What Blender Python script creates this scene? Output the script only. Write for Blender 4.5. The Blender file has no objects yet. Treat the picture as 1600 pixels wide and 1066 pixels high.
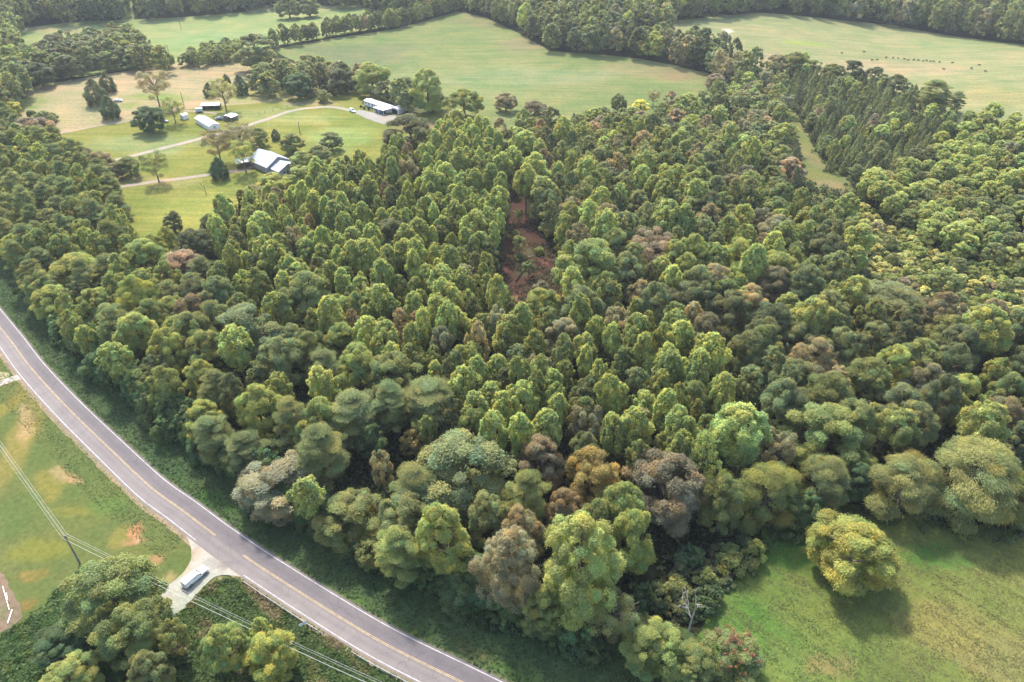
import bpy, math, random
import numpy as np
from mathutils import Vector
from mathutils.geometry import delaunay_2d_cdt

R = math.radians
scene = bpy.context.scene
col = scene.collection

# ------------------------------------------------------------------ camera, sky, sun, exposure
F_PX, CX, CY = 1109.0, 800.0, 533.0          # focal length and centre, in pixels of the 1600 px wide photograph
CAM_H, PITCH = 118.0, R(35.0)
cd = bpy.data.cameras.new("camera")
cam = bpy.data.objects.new("camera", cd); col.objects.link(cam)
cam.location = (0, 0, CAM_H); cam.rotation_euler = (R(90) - PITCH, 0, 0)
cd.sensor_width = 36; cd.lens = F_PX / 1600 * 36; cd.clip_start = 1; cd.clip_end = 9000
scene.camera = cam

SUN_EL, SUN_AZ = R(50), R(-20)               # azimuth clockwise from +Y (the view direction)
w = bpy.data.worlds.new("World"); scene.world = w; w.use_nodes = True
nt = w.node_tree; nt.nodes.clear()
sky = nt.nodes.new("ShaderNodeTexSky"); sky.sky_type = 'NISHITA'; sky.sun_disc = False
sky.sun_elevation = SUN_EL; sky.sun_rotation = SUN_AZ; sky.air_density = 1.2; sky.dust_density = 2.5; sky.ozone_density = 1.0
bg = nt.nodes.new("ShaderNodeBackground"); bg.inputs[1].default_value = 0.15
wo = nt.nodes.new("ShaderNodeOutputWorld")
nt.links.new(sky.outputs[0], bg.inputs[0]); nt.links.new(bg.outputs[0], wo.inputs[0])
ld = bpy.data.lights.new("sun", 'SUN'); ld.energy = 2.4; ld.angle = R(5); ld.color = (1.0, 0.93, 0.82)
sun = bpy.data.objects.new("sun", ld); col.objects.link(sun)
sd = Vector((math.sin(SUN_AZ) * math.cos(SUN_EL), math.cos(SUN_AZ) * math.cos(SUN_EL), math.sin(SUN_EL)))
sun.rotation_euler = (-sd).to_track_quat('-Z', 'Y').to_euler()
vs = scene.view_settings
vs.view_transform = 'Standard'; vs.look = 'None'; vs.gamma = 1; vs.exposure = 1.52; vs.use_curve_mapping = False
cy = scene.cycles
cy.max_bounces = 6; cy.diffuse_bounces = 3; cy.glossy_bounces = 2; cy.transmission_bounces = 3
cy.transparent_max_bounces = 4; cy.volume_bounces = 0; cy.use_denoising = True
cy.caustics_reflective = False; cy.caustics_refractive = False

rng = np.random.default_rng(11)
random.seed(5)

# ------------------------------------------------------------------ terrain and projection
def sstep(a, b, t):
    t = min(1.0, max(0.0, (t - a) / (b - a))); return t * t * (3 - 2 * t)
def gh(x, y):
    s = sstep(260, 480, y)
    if s == 0: return 0.0
    return s * (4.6 * math.sin(x / 88 + 0.6) * math.cos(y / 105) + 2.0 * math.sin(x / 51 - y / 74))
CP, SP = math.cos(PITCH), math.sin(PITCH)
def P(u, v, dz=0.0):
    """world point under a photograph pixel, dz above the ground"""
    x = (u - CX) / F_PX; y = -(v - CY) / F_PX
    d = (x, CP + y * SP, -SP + y * CP)
    z = dz
    for _ in range(12):
        t = (CAM_H - z) / -d[2]
        X, Y = d[0] * t, d[1] * t
        z = gh(X, Y) + dz
    return X, Y, z
def proj(x, y, z):
    dz = z - CAM_H
    dep = y * CP - dz * SP
    return CX + F_PX * x / dep, CY - F_PX * (y * SP + dz * CP) / dep, dep
def inpoly(x, y, poly):
    c = False; j = len(poly) - 1
    for i in range(len(poly)):
        xi, yi = poly[i]; xj, yj = poly[j]
        if (yi > y) != (yj > y) and x < (xj - xi) * (y - yi) / (yj - yi) + xi: c = not c
        j = i
    return c

# ------------------------------------------------------------------ materials
def new_mat(name):
    m = bpy.data.materials.new(name); m.use_nodes = True
    n = m.node_tree; n.nodes.clear()
    o = n.nodes.new("ShaderNodeOutputMaterial")
    return m, n, o
def N(n, t, **kw):
    x = n.nodes.new(t)
    for k, v in kw.items(): setattr(x, k, v)
    return x
def mult(n, a, b):
    m = N(n, "ShaderNodeMix", data_type='RGBA', blend_type='MULTIPLY'); m.inputs[0].default_value = 1
    n.links.new(a, m.inputs[6]); n.links.new(b, m.inputs[7]); return m.outputs[2]
def ramp(n, fac, stops):
    r = N(n, "ShaderNodeValToRGB"); e = r.color_ramp.elements
    while len(e) < len(stops): e.new(0.5)
    for el, (p, c) in zip(e, stops): el.position = p; el.color = (*c, 1) if len(c) == 3 else c
    n.links.new(fac, r.inputs[0]); return r.outputs[0]
def noise(n, scale, detail=4, rough=.6, vec=None):
    t = N(n, "ShaderNodeTexNoise"); t.inputs['Scale'].default_value = scale
    t.inputs['Detail'].default_value = detail; t.inputs['Roughness'].default_value = rough
    if vec is not None: n.links.new(vec, t.inputs['Vector'])
    return t.outputs['Fac']

def leaf_material(name, trans=.47, rough=.5, spec=.2):
    m, n, o = new_mat(name)
    oi = N(n, "ShaderNodeObjectInfo"); at = N(n, "ShaderNodeAttribute", attribute_name="tint")
    c = mult(n, oi.outputs['Color'], at.outputs['Color'])
    p = N(n, "ShaderNodeBsdfPrincipled"); p.inputs['Roughness'].default_value = rough
    p.inputs['Specular IOR Level'].default_value = spec
    n.links.new(c, p.inputs['Base Color'])
    t = N(n, "ShaderNodeBsdfTranslucent")
    g = N(n, "ShaderNodeMix", data_type='RGBA', blend_type='MULTIPLY'); g.inputs[0].default_value = 1
    n.links.new(c, g.inputs[6]); g.inputs[7].default_value = (1.35, 1.3, .75, 1)
    n.links.new(g.outputs[2], t.inputs[0])
    mx = N(n, "ShaderNodeMixShader"); mx.inputs[0].default_value = trans
    n.links.new(p.outputs[0], mx.inputs[1]); n.links.new(t.outputs[0], mx.inputs[2])
    n.links.new(mx.outputs[0], o.inputs[0]); return m
LEAF = leaf_material("foliage")
NEEDLE = leaf_material("needles", .32, .6, .12)

def simple(name, c, rough=.7, spec=.3, nscale=0, namp=.25, metal=0, bump=0):
    m, n, o = new_mat(name)
    p = N(n, "ShaderNodeBsdfPrincipled"); p.inputs['Roughness'].default_value = rough
    p.inputs['Specular IOR Level'].default_value = spec; p.inputs['Metallic'].default_value = metal
    if nscale:
        tc = N(n, "ShaderNodeTexCoord")
        f = noise(n, nscale, 5, .65, tc.outputs['Object'])
        cc = ramp(n, f, [(.25, tuple(k * (1 - namp) for k in c)), (.75, tuple(min(1, k * (1 + namp)) for k in c))])
        n.links.new(cc, p.inputs['Base Color'])
        if bump:
            b = N(n, "ShaderNodeBump"); b.inputs['Strength'].default_value = bump; b.inputs['Distance'].default_value = .05
            n.links.new(f, b.inputs['Height']); n.links.new(b.outputs[0], p.inputs['Normal'])
    else: p.inputs['Base Color'].default_value = (*c, 1)
    n.links.new(p.outputs[0], o.inputs[0]); return m
BARK = simple("bark", (.16, .125, .095), .9, .1, 3, .4)
DEADWOOD = simple("dead_wood", (.42, .39, .36), .9, .1, 4, .3)

def grass_material(name, fine=(.72, 1.28), bump=.5, mow=False, gain=1.0):
    """soil and grass: colour per vertex, broken up by blotches and fine blades"""
    m, n, o = new_mat(name)
    tc = N(n, "ShaderNodeTexCoord"); v = tc.outputs['Object']
    at = N(n, "ShaderNodeAttribute", attribute_name="tint")
    a, b = fine[0] * gain, fine[1] * gain
    c1 = ramp(n, noise(n, .9, 8, .75, v), [(.3, (a, a, a * .95)), (.7, (b, b, b))])
    c2 = ramp(n, noise(n, .07, 6, .62, v), [(.32, (.80, .92, .82)), (.5, (1, 1, 1)), (.68, (1.20, 1.06, 1.0))])
    c3 = ramp(n, noise(n, .019, 3, .5, v), [(.35, (.86, .95, .86)), (.65, (1.12, 1.04, 1.05))])
    c = mult(n, mult(n, mult(n, at.outputs['Color'], c1), c2), c3)
    if mow:
        mp = N(n, "ShaderNodeMapping"); mp.inputs['Rotation'].default_value[2] = .5; mp.inputs['Scale'].default_value = (.06, 1.0, 1)
        n.links.new(v, mp.inputs[0])
        c = mult(n, c, ramp(n, noise(n, .35, 3, .6, mp.outputs[0]), [(.3, (.78, .84, .80)), (.7, (1.18, 1.12, 1.12))]))
    p = N(n, "ShaderNodeBsdfPrincipled"); p.inputs['Roughness'].default_value = 1; p.inputs['Specular IOR Level'].default_value = .02
    n.links.new(c, p.inputs['Base Color'])
    bp = N(n, "ShaderNodeBump"); bp.inputs['Strength'].default_value = bump; bp.inputs['Distance'].default_value = .3
    n.links.new(noise(n, 1.6, 7, .75, v), bp.inputs['Height']); n.links.new(bp.outputs[0], p.inputs['Normal'])
    n.links.new(p.outputs[0], o.inputs[0]); return m
GRASS = grass_material("grass", (.72, 1.28), .5, False, .74)
PASTURE = grass_material("pasture_grass", (.70, 1.30), .45, True, .73)
DIRT = grass_material("dirt", (.7, 1.3), .6)
GRAVEL = grass_material("gravel", (.82, 1.16), .4)

def asphalt_material():
    m, n, o = new_mat("asphalt")
    tc = N(n, "ShaderNodeTexCoord"); v = tc.outputs['Object']
    at = N(n, "ShaderNodeAttribute", attribute_name="tint")
    c = mult(n, at.outputs['Color'], ramp(n, noise(n, .25, 6, .7, v), [(.3, (.86, .86, .88)), (.7, (1.1, 1.09, 1.08))]))
    c = mult(n, c, ramp(n, noise(n, 9, 4, .8, v), [(.3, (.85, .85, .85)), (.7, (1.14, 1.14, 1.14))]))
    vo = N(n, "ShaderNodeTexVoronoi", feature='DISTANCE_TO_EDGE'); vo.inputs['Scale'].default_value = .22
    wv = N(n, "ShaderNodeVectorMath", operation='ADD'); wn = N(n, "ShaderNodeTexNoise"); wn.inputs['Scale'].default_value = .5; wn.inputs['Detail'].default_value = 5
    n.links.new(v, wn.inputs['Vector']); n.links.new(v, wv.inputs[0]); n.links.new(wn.outputs['Color'], wv.inputs[1]); n.links.new(wv.outputs[0], vo.inputs['Vector'])
    c = mult(n, c, ramp(n, vo.outputs['Distance'], [(.0, (.72, .72, .72)), (.012, (1, 1, 1))]))       # sealed cracks
    c = mult(n, c, ramp(n, noise(n, .045, 3, .5, v), [(.4, (.93, .93, .94)), (.6, (1.05, 1.05, 1.04))]))
    p = N(n, "ShaderNodeBsdfPrincipled"); p.inputs['Roughness'].default_value = .8; p.inputs['Specular IOR Level'].default_value = .3
    n.links.new(c, p.inputs['Base Color']); n.links.new(p.outputs[0], o.inputs[0]); return m
ASPHALT = asphalt_material()
WHITE_LINE = simple("white_paint_line", (.40, .375, .36), .7, .2, 1.2, .45)
YELLOW_LINE = simple("yellow_paint_line", (.36, .27, .15), .7, .2, 1.0, .4)

# ------------------------------------------------------------------ mesh helpers
def mesh_np(name, V, F4, mats, tint=None, midx=None, smooth=False):
    """V (n,3), F4 (m,4) quads; tint (n,3)"""
    me = bpy.data.meshes.new(name)
    V = np.asarray(V, np.float32); F4 = np.asarray(F4, np.int32)
    me.vertices.add(len(V)); me.vertices.foreach_set("co", V.ravel())
    k = F4.shape[1]
    me.loops.add(F4.size); me.loops.foreach_set("vertex_index", F4.ravel())
    me.polygons.add(len(F4)); me.polygons.foreach_set("loop_start", np.arange(len(F4), dtype=np.int32) * k)
    me.polygons.foreach_set("loop_total", np.full(len(F4), k, np.int32))
    for m in mats: me.materials.append(m)
    if midx is not None: me.polygons.foreach_set("material_index", np.asarray(midx, np.int32))
    if smooth: me.polygons.foreach_set("use_smooth", np.ones(len(F4), bool))
    if tint is not None:
        a = me.attributes.new("tint", 'FLOAT_COLOR', 'POINT')
        c = np.ones((len(V), 4), np.float32); c[:, :3] = tint; a.data.foreach_set("color", c.ravel())
    me.update(calc_edges=True); return me
def link(name, me, parent=None, loc=None):
    o = bpy.data.objects.new(name, me); col.objects.link(o)
    if parent is not None: o.parent = parent
    if loc is not None: o.location = loc
    return o
def tag(o, label=None, cat=None, group=None, kind=None):
    if label: o["label"] = label
    if cat: o["category"] = cat
    if group: o["group"] = group
    if kind: o["kind"] = kind
    return o
def thing(name, label, cat, loc=(0, 0, 0), rz=0, group=None):
    o = bpy.data.objects.new(name, None); col.objects.link(o); o.empty_display_size = .5
    o.location = loc; o.rotation_euler = (0, 0, rz); return tag(o, label, cat, group)
def dup(src, label, loc, rz=0, group=None, scale=None):
    r = src.copy(); col.objects.link(r); r.location = loc; r.rotation_euler = (0, 0, rz); r["label"] = label
    if scale: r.scale = scale
    if group: r["group"] = group
    for ch in src.children:
        c = ch.copy(); col.objects.link(c); c.parent = r
        for g in ch.children:
            d = g.copy(); col.objects.link(d); d.parent = c
    return r

class MB:
    """collects boxes, prisms and tubes; build() links them as one mesh"""
    def __init__(s): s.V = []; s.F = []
    def quad(s, *pts):
        i = len(s.V); s.V += [tuple(p) for p in pts]; s.F.append(tuple(range(i, i + len(pts)))); return s
    def box(s, x0, x1, y0, y1, z0, z1, bev=0):
        if bev:
            b = bev
            return s.prism([(x0 + b, z0), (x1 - b, z0), (x1, z0 + b), (x1, z1 - b), (x1 - b, z1), (x0 + b, z1), (x0, z1 - b), (x0, z0 + b)], y0, y1)
        i = len(s.V)
        s.V += [(x0, y0, z0), (x1, y0, z0), (x1, y1, z0), (x0, y1, z0), (x0, y0, z1), (x1, y0, z1), (x1, y1, z1), (x0, y1, z1)]
        s.F += [tuple(i + k for k in f) for f in ((3, 2, 1, 0), (4, 5, 6, 7), (0, 1, 5, 4), (1, 2, 6, 5), (2, 3, 7, 6), (3, 0, 4, 7))]; return s
    def prism(s, prof, y0, y1, inset=0):
        """profile in xz extruded along y"""
        i = len(s.V); k = len(prof)
        s.V += [(x, y0, z) for x, z in prof] + [(x, y1, z) for x, z in prof]
        s.F.append(tuple(range(i, i + k))); s.F.append(tuple(range(i + 2 * k - 1, i + k - 1, -1)))
        for a in range(k):
            b = (a + 1) % k; s.F.append((i + b, i + a, i + k + a, i + k + b))
        return s
    def tube(s, pts, rad, n=6):
        pts = [Vector(p) for p in pts]; i0 = len(s.V)
        for j, p in enumerate(pts):
            d = (pts[min(j + 1, len(pts) - 1)] - pts[max(j - 1, 0)]).normalized()
            a = d.orthogonal().normalized(); b = d.cross(a)
            r = rad[j] if isinstance(rad, (list, tuple)) else rad
            for q in range(n):
                t = 2 * math.pi * q / n; s.V.append(tuple(p + a * (r * math.cos(t)) + b * (r * math.sin(t))))
        for j in range(len(pts) - 1):
            for q in range(n):
                a = i0 + j * n + q; b = i0 + j * n + (q + 1) % n; s.F.append((a, b, b + n, a + n))
        s.F.append(tuple(i0 + q for q in range(n - 1, -1, -1))); e = i0 + (len(pts) - 1) * n; s.F.append(tuple(e + q for q in range(n)))
        return s
    def disc(s, c, axis, r, h, n=14):
        a = Vector(axis).normalized() * (h / 2); c = Vector(c); return s.tube([c - a, c + a], r, n)
    def mesh(s, name, mats, smooth=False):
        me = bpy.data.meshes.new(name); me.from_pydata(s.V, [], s.F)
        for m in (mats if isinstance(mats, list) else [mats]): me.materials.append(m)
        if smooth: me.polygons.foreach_set("use_smooth", np.ones(len(s.F), bool))
        me.update(); return me
    def build(s, name, mats, parent=None, loc=None, smooth=False): return link(name, s.mesh(name, mats, smooth), parent, loc)

def densify(poly, step):
    out = []
    for i in range(len(poly)):
        a = poly[i]; b = poly[(i + 1) % len(poly)]; d = math.dist(a, b); k = max(1, int(d / step))
        for j in range(k):
            t = j / k; out.append((a[0] + (b[0] - a[0]) * t, a[1] + (b[1] - a[1]) * t))
    return out
def rough_edge(poly, amp):
    return [(x + random.uniform(-amp, amp), y + random.uniform(-amp, amp)) for x, y in poly]
def smooth_closed(poly, n=1):
    for _ in range(n):
        q = []
        for i in range(len(poly)):
            a = poly[i]; b = poly[(i + 1) % len(poly)]
            q += [(a[0] * .75 + b[0] * .25, a[1] * .75 + b[1] * .25), (a[0] * .25 + b[0] * .75, a[1] * .25 + b[1] * .75)]
        poly = q
    return poly
def vnoise(x, y, s, seed=0):
    x = x / s + seed * 17.3; y = y / s + seed * 9.1
    return (math.sin(x * 1.7 + math.sin(y * 1.3) * 1.5) + math.sin(y * 2.1 + math.sin(x * 1.1 + 2) * 1.7) + math.sin((x + y) * 3.1 + 1.3)) / 3
def sheet(name, poly, lift, step, mat, base, patches=(), amp=0.0, kind='structure'):
    """a draped ground sheet inside a world polygon; patches (x, y, rx, ry, colour, softness) colour the soil"""
    poly = densify(poly, step)
    if amp: poly = rough_edge(poly, amp)
    xs = [p[0] for p in poly]; ys = [p[1] for p in poly]
    pts = list(poly); n = len(poly)
    x = min(xs) + step / 2
    while x < max(xs):
        y = min(ys) + step / 2
        while y < max(ys):
            if inpoly(x, y, poly): pts.append((x + random.uniform(-.2, .2) * step, y + random.uniform(-.2, .2) * step))
            y += step
        x += step
    r = delaunay_2d_cdt([Vector(p) for p in pts], [(i, (i + 1) % n) for i in range(n)], [], 1, 1e-4)
    vv = r[0]; V = [(p.x, p.y, gh(p.x, p.y) + lift) for p in vv]
    T = []
    for p in vv:
        c = list(base(p.x, p.y) if callable(base) else base)
        for (px, py, rx, ry, pc, ang) in patches:
            dx, dy = p.x - px, p.y - py; ca, sa = math.cos(ang), math.sin(ang)
            d = math.hypot((dx * ca + dy * sa) / rx, (-dx * sa + dy * ca) / ry) + .28 * vnoise(p.x, p.y, (rx + ry) * .22, 3)
            k = 1 - sstep(.55, 1.1, d)
            if k > 0: c = [c[i] * (1 - k) + pc[i] * k for i in range(3)]
        T.append(c)
    me = bpy.data.meshes.new(name); me.from_pydata(V, [], [tuple(f) for f in r[2]])
    me.materials.append(mat)
    a = me.attributes.new("tint", 'FLOAT_COLOR', 'POINT'); cc = np.ones((len(V), 4), np.float32); cc[:, :3] = T
    a.data.foreach_set("color", cc.ravel()); me.polygons.foreach_set("use_smooth", np.ones(len(me.polygons), bool)); me.update()
    if me.polygons and sum(q.normal.z for q in me.polygons) < 0: me.flip_normals()
    return tag(link(name, me), kind=kind)
def px_poly(pts): return [P(u, v)[:2] for u, v in pts]
def patch(u, v, ru, rv, c, ang=0.0):
    """soil patch given where the photograph shows it: centre and half extents"""
    x, y, _ = P(u, v); x1 = P(u + ru, v)[0]; y0 = P(u, v + rv)[1]; y1 = P(u, v - rv)[1]
    return (x, y, abs(x1 - x), abs(y1 - y0) / 2, c, ang)
def resample(pts, step):
    """Catmull-Rom through world points"""
    out = []
    for i in range(len(pts) - 1):
        p0 = pts[max(i - 1, 0)]; p1 = pts[i]; p2 = pts[i + 1]; p3 = pts[min(i + 2, len(pts) - 1)]
        k = max(1, int(math.dist(p1, p2) / step))
        for j in range(k):
            t = j / k
            out.append(tuple(.5 * (2 * p1[a] + (p2[a] - p0[a]) * t + (2 * p0[a] - 5 * p1[a] + 4 * p2[a] - p3[a]) * t * t + (3 * p1[a] - p0[a] - 3 * p2[a] + p3[a]) * t ** 3) for a in (0, 1)))
    out.append(tuple(pts[-1][:2])); return out
def offset(line, d):
    out = []
    for i, p in enumerate(line):
        a = line[max(i - 1, 0)]; b = line[min(i + 1, len(line) - 1)]
        dx, dy = b[0] - a[0], b[1] - a[1]; l = math.hypot(dx, dy) or 1
        out.append((p[0] - dy / l * d, p[1] + dx / l * d))
    return out
def ribbon(name, line, offs, lift, mat, tints=None, jit=0, kind='structure'):
    """strip along a line; offs = lateral offsets, tints = one colour per offset"""
    rows = [offset(line, d) for d in offs]
    V, T, F = [], [], []; m = len(offs)
    for i in range(len(line)):
        for k in range(m):
            x, y = rows[k][i]
            if jit and k in (0, m - 1): x += random.uniform(-jit, jit); y += random.uniform(-jit, jit)
            V.append((x, y, gh(x, y) + lift)); T.append(tints[k] if tints else (1, 1, 1))
    for i in range(len(line) - 1):
        for k in range(m - 1): F.append((i * m + k, (i + 1) * m + k, (i + 1) * m + k + 1, i * m + k + 1))
    me = mesh_np(name, V, F, [mat], T)
    if sum(q.normal.z for q in me.polygons) < 0: me.flip_normals()
    o = link(name, me)
    if kind: tag(o, kind=kind)
    return o

# ------------------------------------------------------------------ ground, fields
def ground():
    xs = np.concatenate([np.linspace(-2400, -620, 10), np.linspace(-600, 600, 161), np.linspace(620, 2400, 10)])
    ys = np.concatenate([np.linspace(-400, 0, 6), np.linspace(10, 1000, 133), np.linspace(1050, 3000, 16)])
    V = [(x, y, gh(x, y) - .02) for y in ys for x in xs]; nx = len(xs)
    F = [(j * nx + i, j * nx + i + 1, (j + 1) * nx + i + 1, (j + 1) * nx + i) for j in range(len(ys) - 1) for i in range(nx - 1)]
    T = np.tile(np.array([.026, .029, .014]), (len(V), 1))
    tag(link("ground", mesh_np("ground", V, F, [DIRT], T, smooth=True)), kind='structure')
ground()

G_PALE = (.192, .222, .090)
G_LAWN = (.215, .228, .060)
TAN = (.40, .33, .20)
OCHRE = (.30, .24, .08)
VERGE = (.070, .108, .045)
FIELD1 = px_poly([(425, 78), (520, 60), (620, 45), (715, 18), (760, 28), (810, 52), (860, 80), (1000, 92), (1120, 118), (1110, 170), (1000, 190), (860, 215), (760, 230), (700, 215), (660, 190), (560, 125), (450, 92)])
sheet("pasture", FIELD1, .10, 4, PASTURE, G_PALE, [
    patch(760, 30, 60, 14, (.215, .205, .10)), patch(830, 68, 60, 14, (.225, .21, .11), -.3), patch(1010, 108, 90, 12, (.22, .215, .105)),
    patch(700, 130, 200, 30, (.215, .24, .105)), patch(1060, 118, 50, 10, (.22, .195, .10)), patch(560, 85, 110, 20, (.155, .185, .09)),
    patch(820, 120, 160, 16, (.215, .245, .12)), patch(560, 112, 70, 10, (.15, .18, .08))])
sheet("upper_pasture", px_poly([(-60, 52), (40, 44), (110, 35), (190, 31), (197, -4), (206, -4), (210, 31), (300, 26), (400, 17), (430, 18), (500, 14), (570, 12), (620, 20), (600, 42), (430, 72), (365, 88), (290, 98), (270, 100), (130, 120), (-60, 140)]), .08, 5, PASTURE, (.235, .28, .115), [
    patch(90, 48, 90, 8, (.29, .28, .13)), patch(330, 60, 70, 12, (.23, .29, .13))])
sheet("far_pasture", px_poly([(380, 12), (440, 6), (570, 8), (560, 14), (440, 20), (385, 18)]), .14, 6, PASTURE, (.25, .28, .13))
sheet("hay_field", px_poly([(-60, 165), (0, 146), (130, 122), (272, 100), (365, 88), (440, 92), (520, 125), (500, 150), (420, 165), (390, 172), (340, 168), (260, 176), (180, 196), (100, 208), (20, 215), (-60, 230)]), .10, 3.5, PASTURE, (.36, .30, .175), [
    patch(30, 165, 40, 22, (.26, .27, .11)), patch(250, 152, 60, 7, (.25, .275, .10)), patch(400, 150, 70, 14, (.31, .30, .13)),
    patch(330, 115, 60, 14, (.36, .285, .17)), patch(205, 165, 14, 6, (.24, .27, .1)), patch(60, 190, 60, 14, (.34, .30, .16)), patch(470, 140, 60, 12, (.27, .26, .12))])
LAWN = px_poly([(60, 218), (105, 206), (180, 194), (260, 175), (345, 166), (430, 160), (500, 147), (540, 140), (650, 160), (720, 190), (720, 240), (620, 260), (560, 280), (480, 300), (420, 330), (380, 360), (250, 400), (180, 410), (100, 330), (60, 280)])
sheet("lawn", LAWN, .14, 2.5, PASTURE, G_LAWN, [
    patch(330, 330, 110, 30, (.275, .28, .075)), patch(230, 225, 110, 18, (.235, .275, .11)), patch(530, 215, 60, 24, (.245, .29, .095)),
    patch(620, 170, 60, 14, (.15, .15, .08)), patch(660, 200, 60, 14, (.22, .18, .09)), patch(470, 185, 70, 12, (.27, .285, .10)),
    patch(180, 280, 70, 8, (.30, .235, .12)), patch(400, 180, 80, 12, (.255, .27, .10)), patch(270, 285, 50, 10, (.285, .265, .1)), patch(480, 162, 60, 5, (.33, .285, .14))])
sheet("right_pasture", px_poly([(985, 46), (1000, 38), (1100, 28), (1190, 20), (1300, 30), (1400, 40), (1500, 58), (1600, 70), (1720, 90), (1720, 200), (1600, 215), (1540, 215), (1480, 200), (1400, 160), (1280, 125), (1190, 108), (1100, 70)]), .10, 5, PASTURE, (.265, .27, .135), [
    patch(1380, 108, 160, 14, (.335, .28, .165)), patch(1560, 150, 80, 20, (.29, .27, .125)), patch(1255, 68, 40, 4, (.25, .31, .09)), patch(1480, 70, 90, 12, (.245, .27, .13)),
    patch(1200, 90, 70, 12, (.31, .27, .15)), patch(1137, 48, 9, 2.2, (.75, .68, .58))])
MEADOW = px_poly([(1000, 1150), (1050, 1066), (1090, 1000), (1105, 955), (1150, 905), (1190, 880), (1190, 820), (1290, 780), (1400, 800), (1500, 820), (1640, 830), (1800, 900), (1850, 1150)])
sheet("meadow", MEADOW, .10, 1.0, GRASS, (.155, .185, .05), [
    patch(1160, 990, 90, 70, (.115, .19, .045)), patch(1230, 1040, 70, 40, (.15, .20, .055)), patch(1500, 990, 120, 60, (.21, .20, .065)), patch(1300, 1040, 50, 22, (.235, .19, .075)),
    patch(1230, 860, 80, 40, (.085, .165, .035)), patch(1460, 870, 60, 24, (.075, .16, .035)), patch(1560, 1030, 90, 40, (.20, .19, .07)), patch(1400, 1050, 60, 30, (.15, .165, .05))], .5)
sheet("grass_track", px_poly([(1228, 168), (1240, 165), (1262, 215), (1285, 250), (1335, 290), (1330, 325), (1270, 320), (1258, 270), (1246, 215)]), .10, 2, GRASS, (.15, .165, .06), [patch(1295, 292, 35, 14, (.205, .18, .085)), patch(1270, 250, 14, 14, (.185, .175, .08))], 1.3)
sheet("scrub_clearing", px_poly([(1325, 330), (1400, 340), (1500, 390), (1600, 400), (1660, 440), (1640, 520), (1480, 480), (1340, 400)]), .06, 4, GRASS, (.30, .28, .11), [], .6)
CLEARING = [(800, 285), (816, 285), (826, 340), (850, 374), (872, 405), (882, 445), (878, 480), (850, 505), (808, 500), (800, 455), (784, 430), (778, 405), (792, 370), (798, 330)]
sheet("dirt_clearing", px_poly(CLEARING), .10, 1.2, DIRT, (.058, .031, .023), [patch(815, 425, 14, 10, (.06, .055, .03)), patch(840, 450, 18, 10, (.065, .043, .03)), patch(828, 395, 12, 10, (.065, .06, .035)), patch(808, 472, 12, 16, (.17, .08, .058)), patch(855, 405, 12, 12, (.125, .055, .042)), patch(790, 415, 8, 12, (.13, .06, .045))], .8)

# ------------------------------------------------------------------ the road
UP = [(41, 533), (95, 597), (155, 663), (225, 718), (322, 799), (400, 853.5), (500, 916), (600, 975), (700, 1026), (777, 1065)]
YEL = [(-25, 480), (17, 533), (50, 577), (105, 637), (175, 705), (237, 763), (285, 798), (337, 837.5), (380, 868), (400, 882), (500, 946), (600, 1006), (720, 1066)]
cl = [P(u, v)[:2] for u, v in YEL]
a0, a1 = cl[0], cl[1]
d0 = ((a0[0] - a1[0]), (a0[1] - a1[1]))
L0 = math.hypot(*d0); ang = math.atan2(d0[1], d0[0]); head = [a0]
for k in range(14):                                   # the bend carries on beyond the left edge, behind the pines
    ang -= .035; head.append((head[-1][0] + 9 * math.cos(ang), head[-1][1] + 9 * math.sin(ang)))
e0, e1 = cl[-2], cl[-1]; L1 = math.dist(e0, e1); du = ((e1[0] - e0[0]) / L1, (e1[1] - e0[1]) / L1)
tail = [(e1[0] + du[0] * 12 * k, e1[1] + du[1] * 12 * k) for k in range(1, 6)]
CL = resample(list(reversed(head[1:])) + cl + tail, 2.0)
HW = 3.15                                             # to the edge line
def seg(line, pa, pb):
    ia = min(range(len(line)), key=lambda i: math.dist(line[i], pa)); ib = min(range(len(line)), key=lambda i: math.dist(line[i], pb))
    return line[min(ia, ib):max(ia, ib) + 1]
dk, lt = (.128, .113, .116), (.180, .157, .148)
ribbon("road_shoulder", CL, [-HW - 1.5, -HW - .2, HW + .2, HW + .9], .11, DIRT, [(.24, .185, .12), (.22, .17, .12), (.13, .115, .07), (.085, .12, .05)], .25)
road = ribbon("road", CL, [-HW - .45, -2.4, -1.6, -.8, 0, .8, 1.6, 2.4, HW + .4], .16, ASPHALT, [lt, (.185, .161, .153), (.158, .139, .134), (.185, .161, .153), (.135, .119, .119), dk, (.113, .100, .104), dk, (.135, .119, .118)])
tagline = lambda o: o
up = offset(CL, HW - .05)
ribbon("edge_line", CL, [HW - .14, HW + .03], .166, WHITE_LINE)
lowA = seg(CL, P(322, 838)[:2], CL[0]); lowB = seg(CL, P(392, 890)[:2], CL[-1])
for ln in (lowA, lowB): ribbon("edge_line", ln, [-HW - .05, -HW + .12], .166, WHITE_LINE)
yA = seg(CL, P(337, 837.5)[:2], CL[0]); yB = seg(CL, P(380, 868)[:2], CL[-1])
for ln in (yA, yB):
    ribbon("centre_line", ln, [-.19, -.06], .166, YELLOW_LINE); ribbon("centre_line", ln, [.06, .19], .166, YELLOW_LINE)

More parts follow.
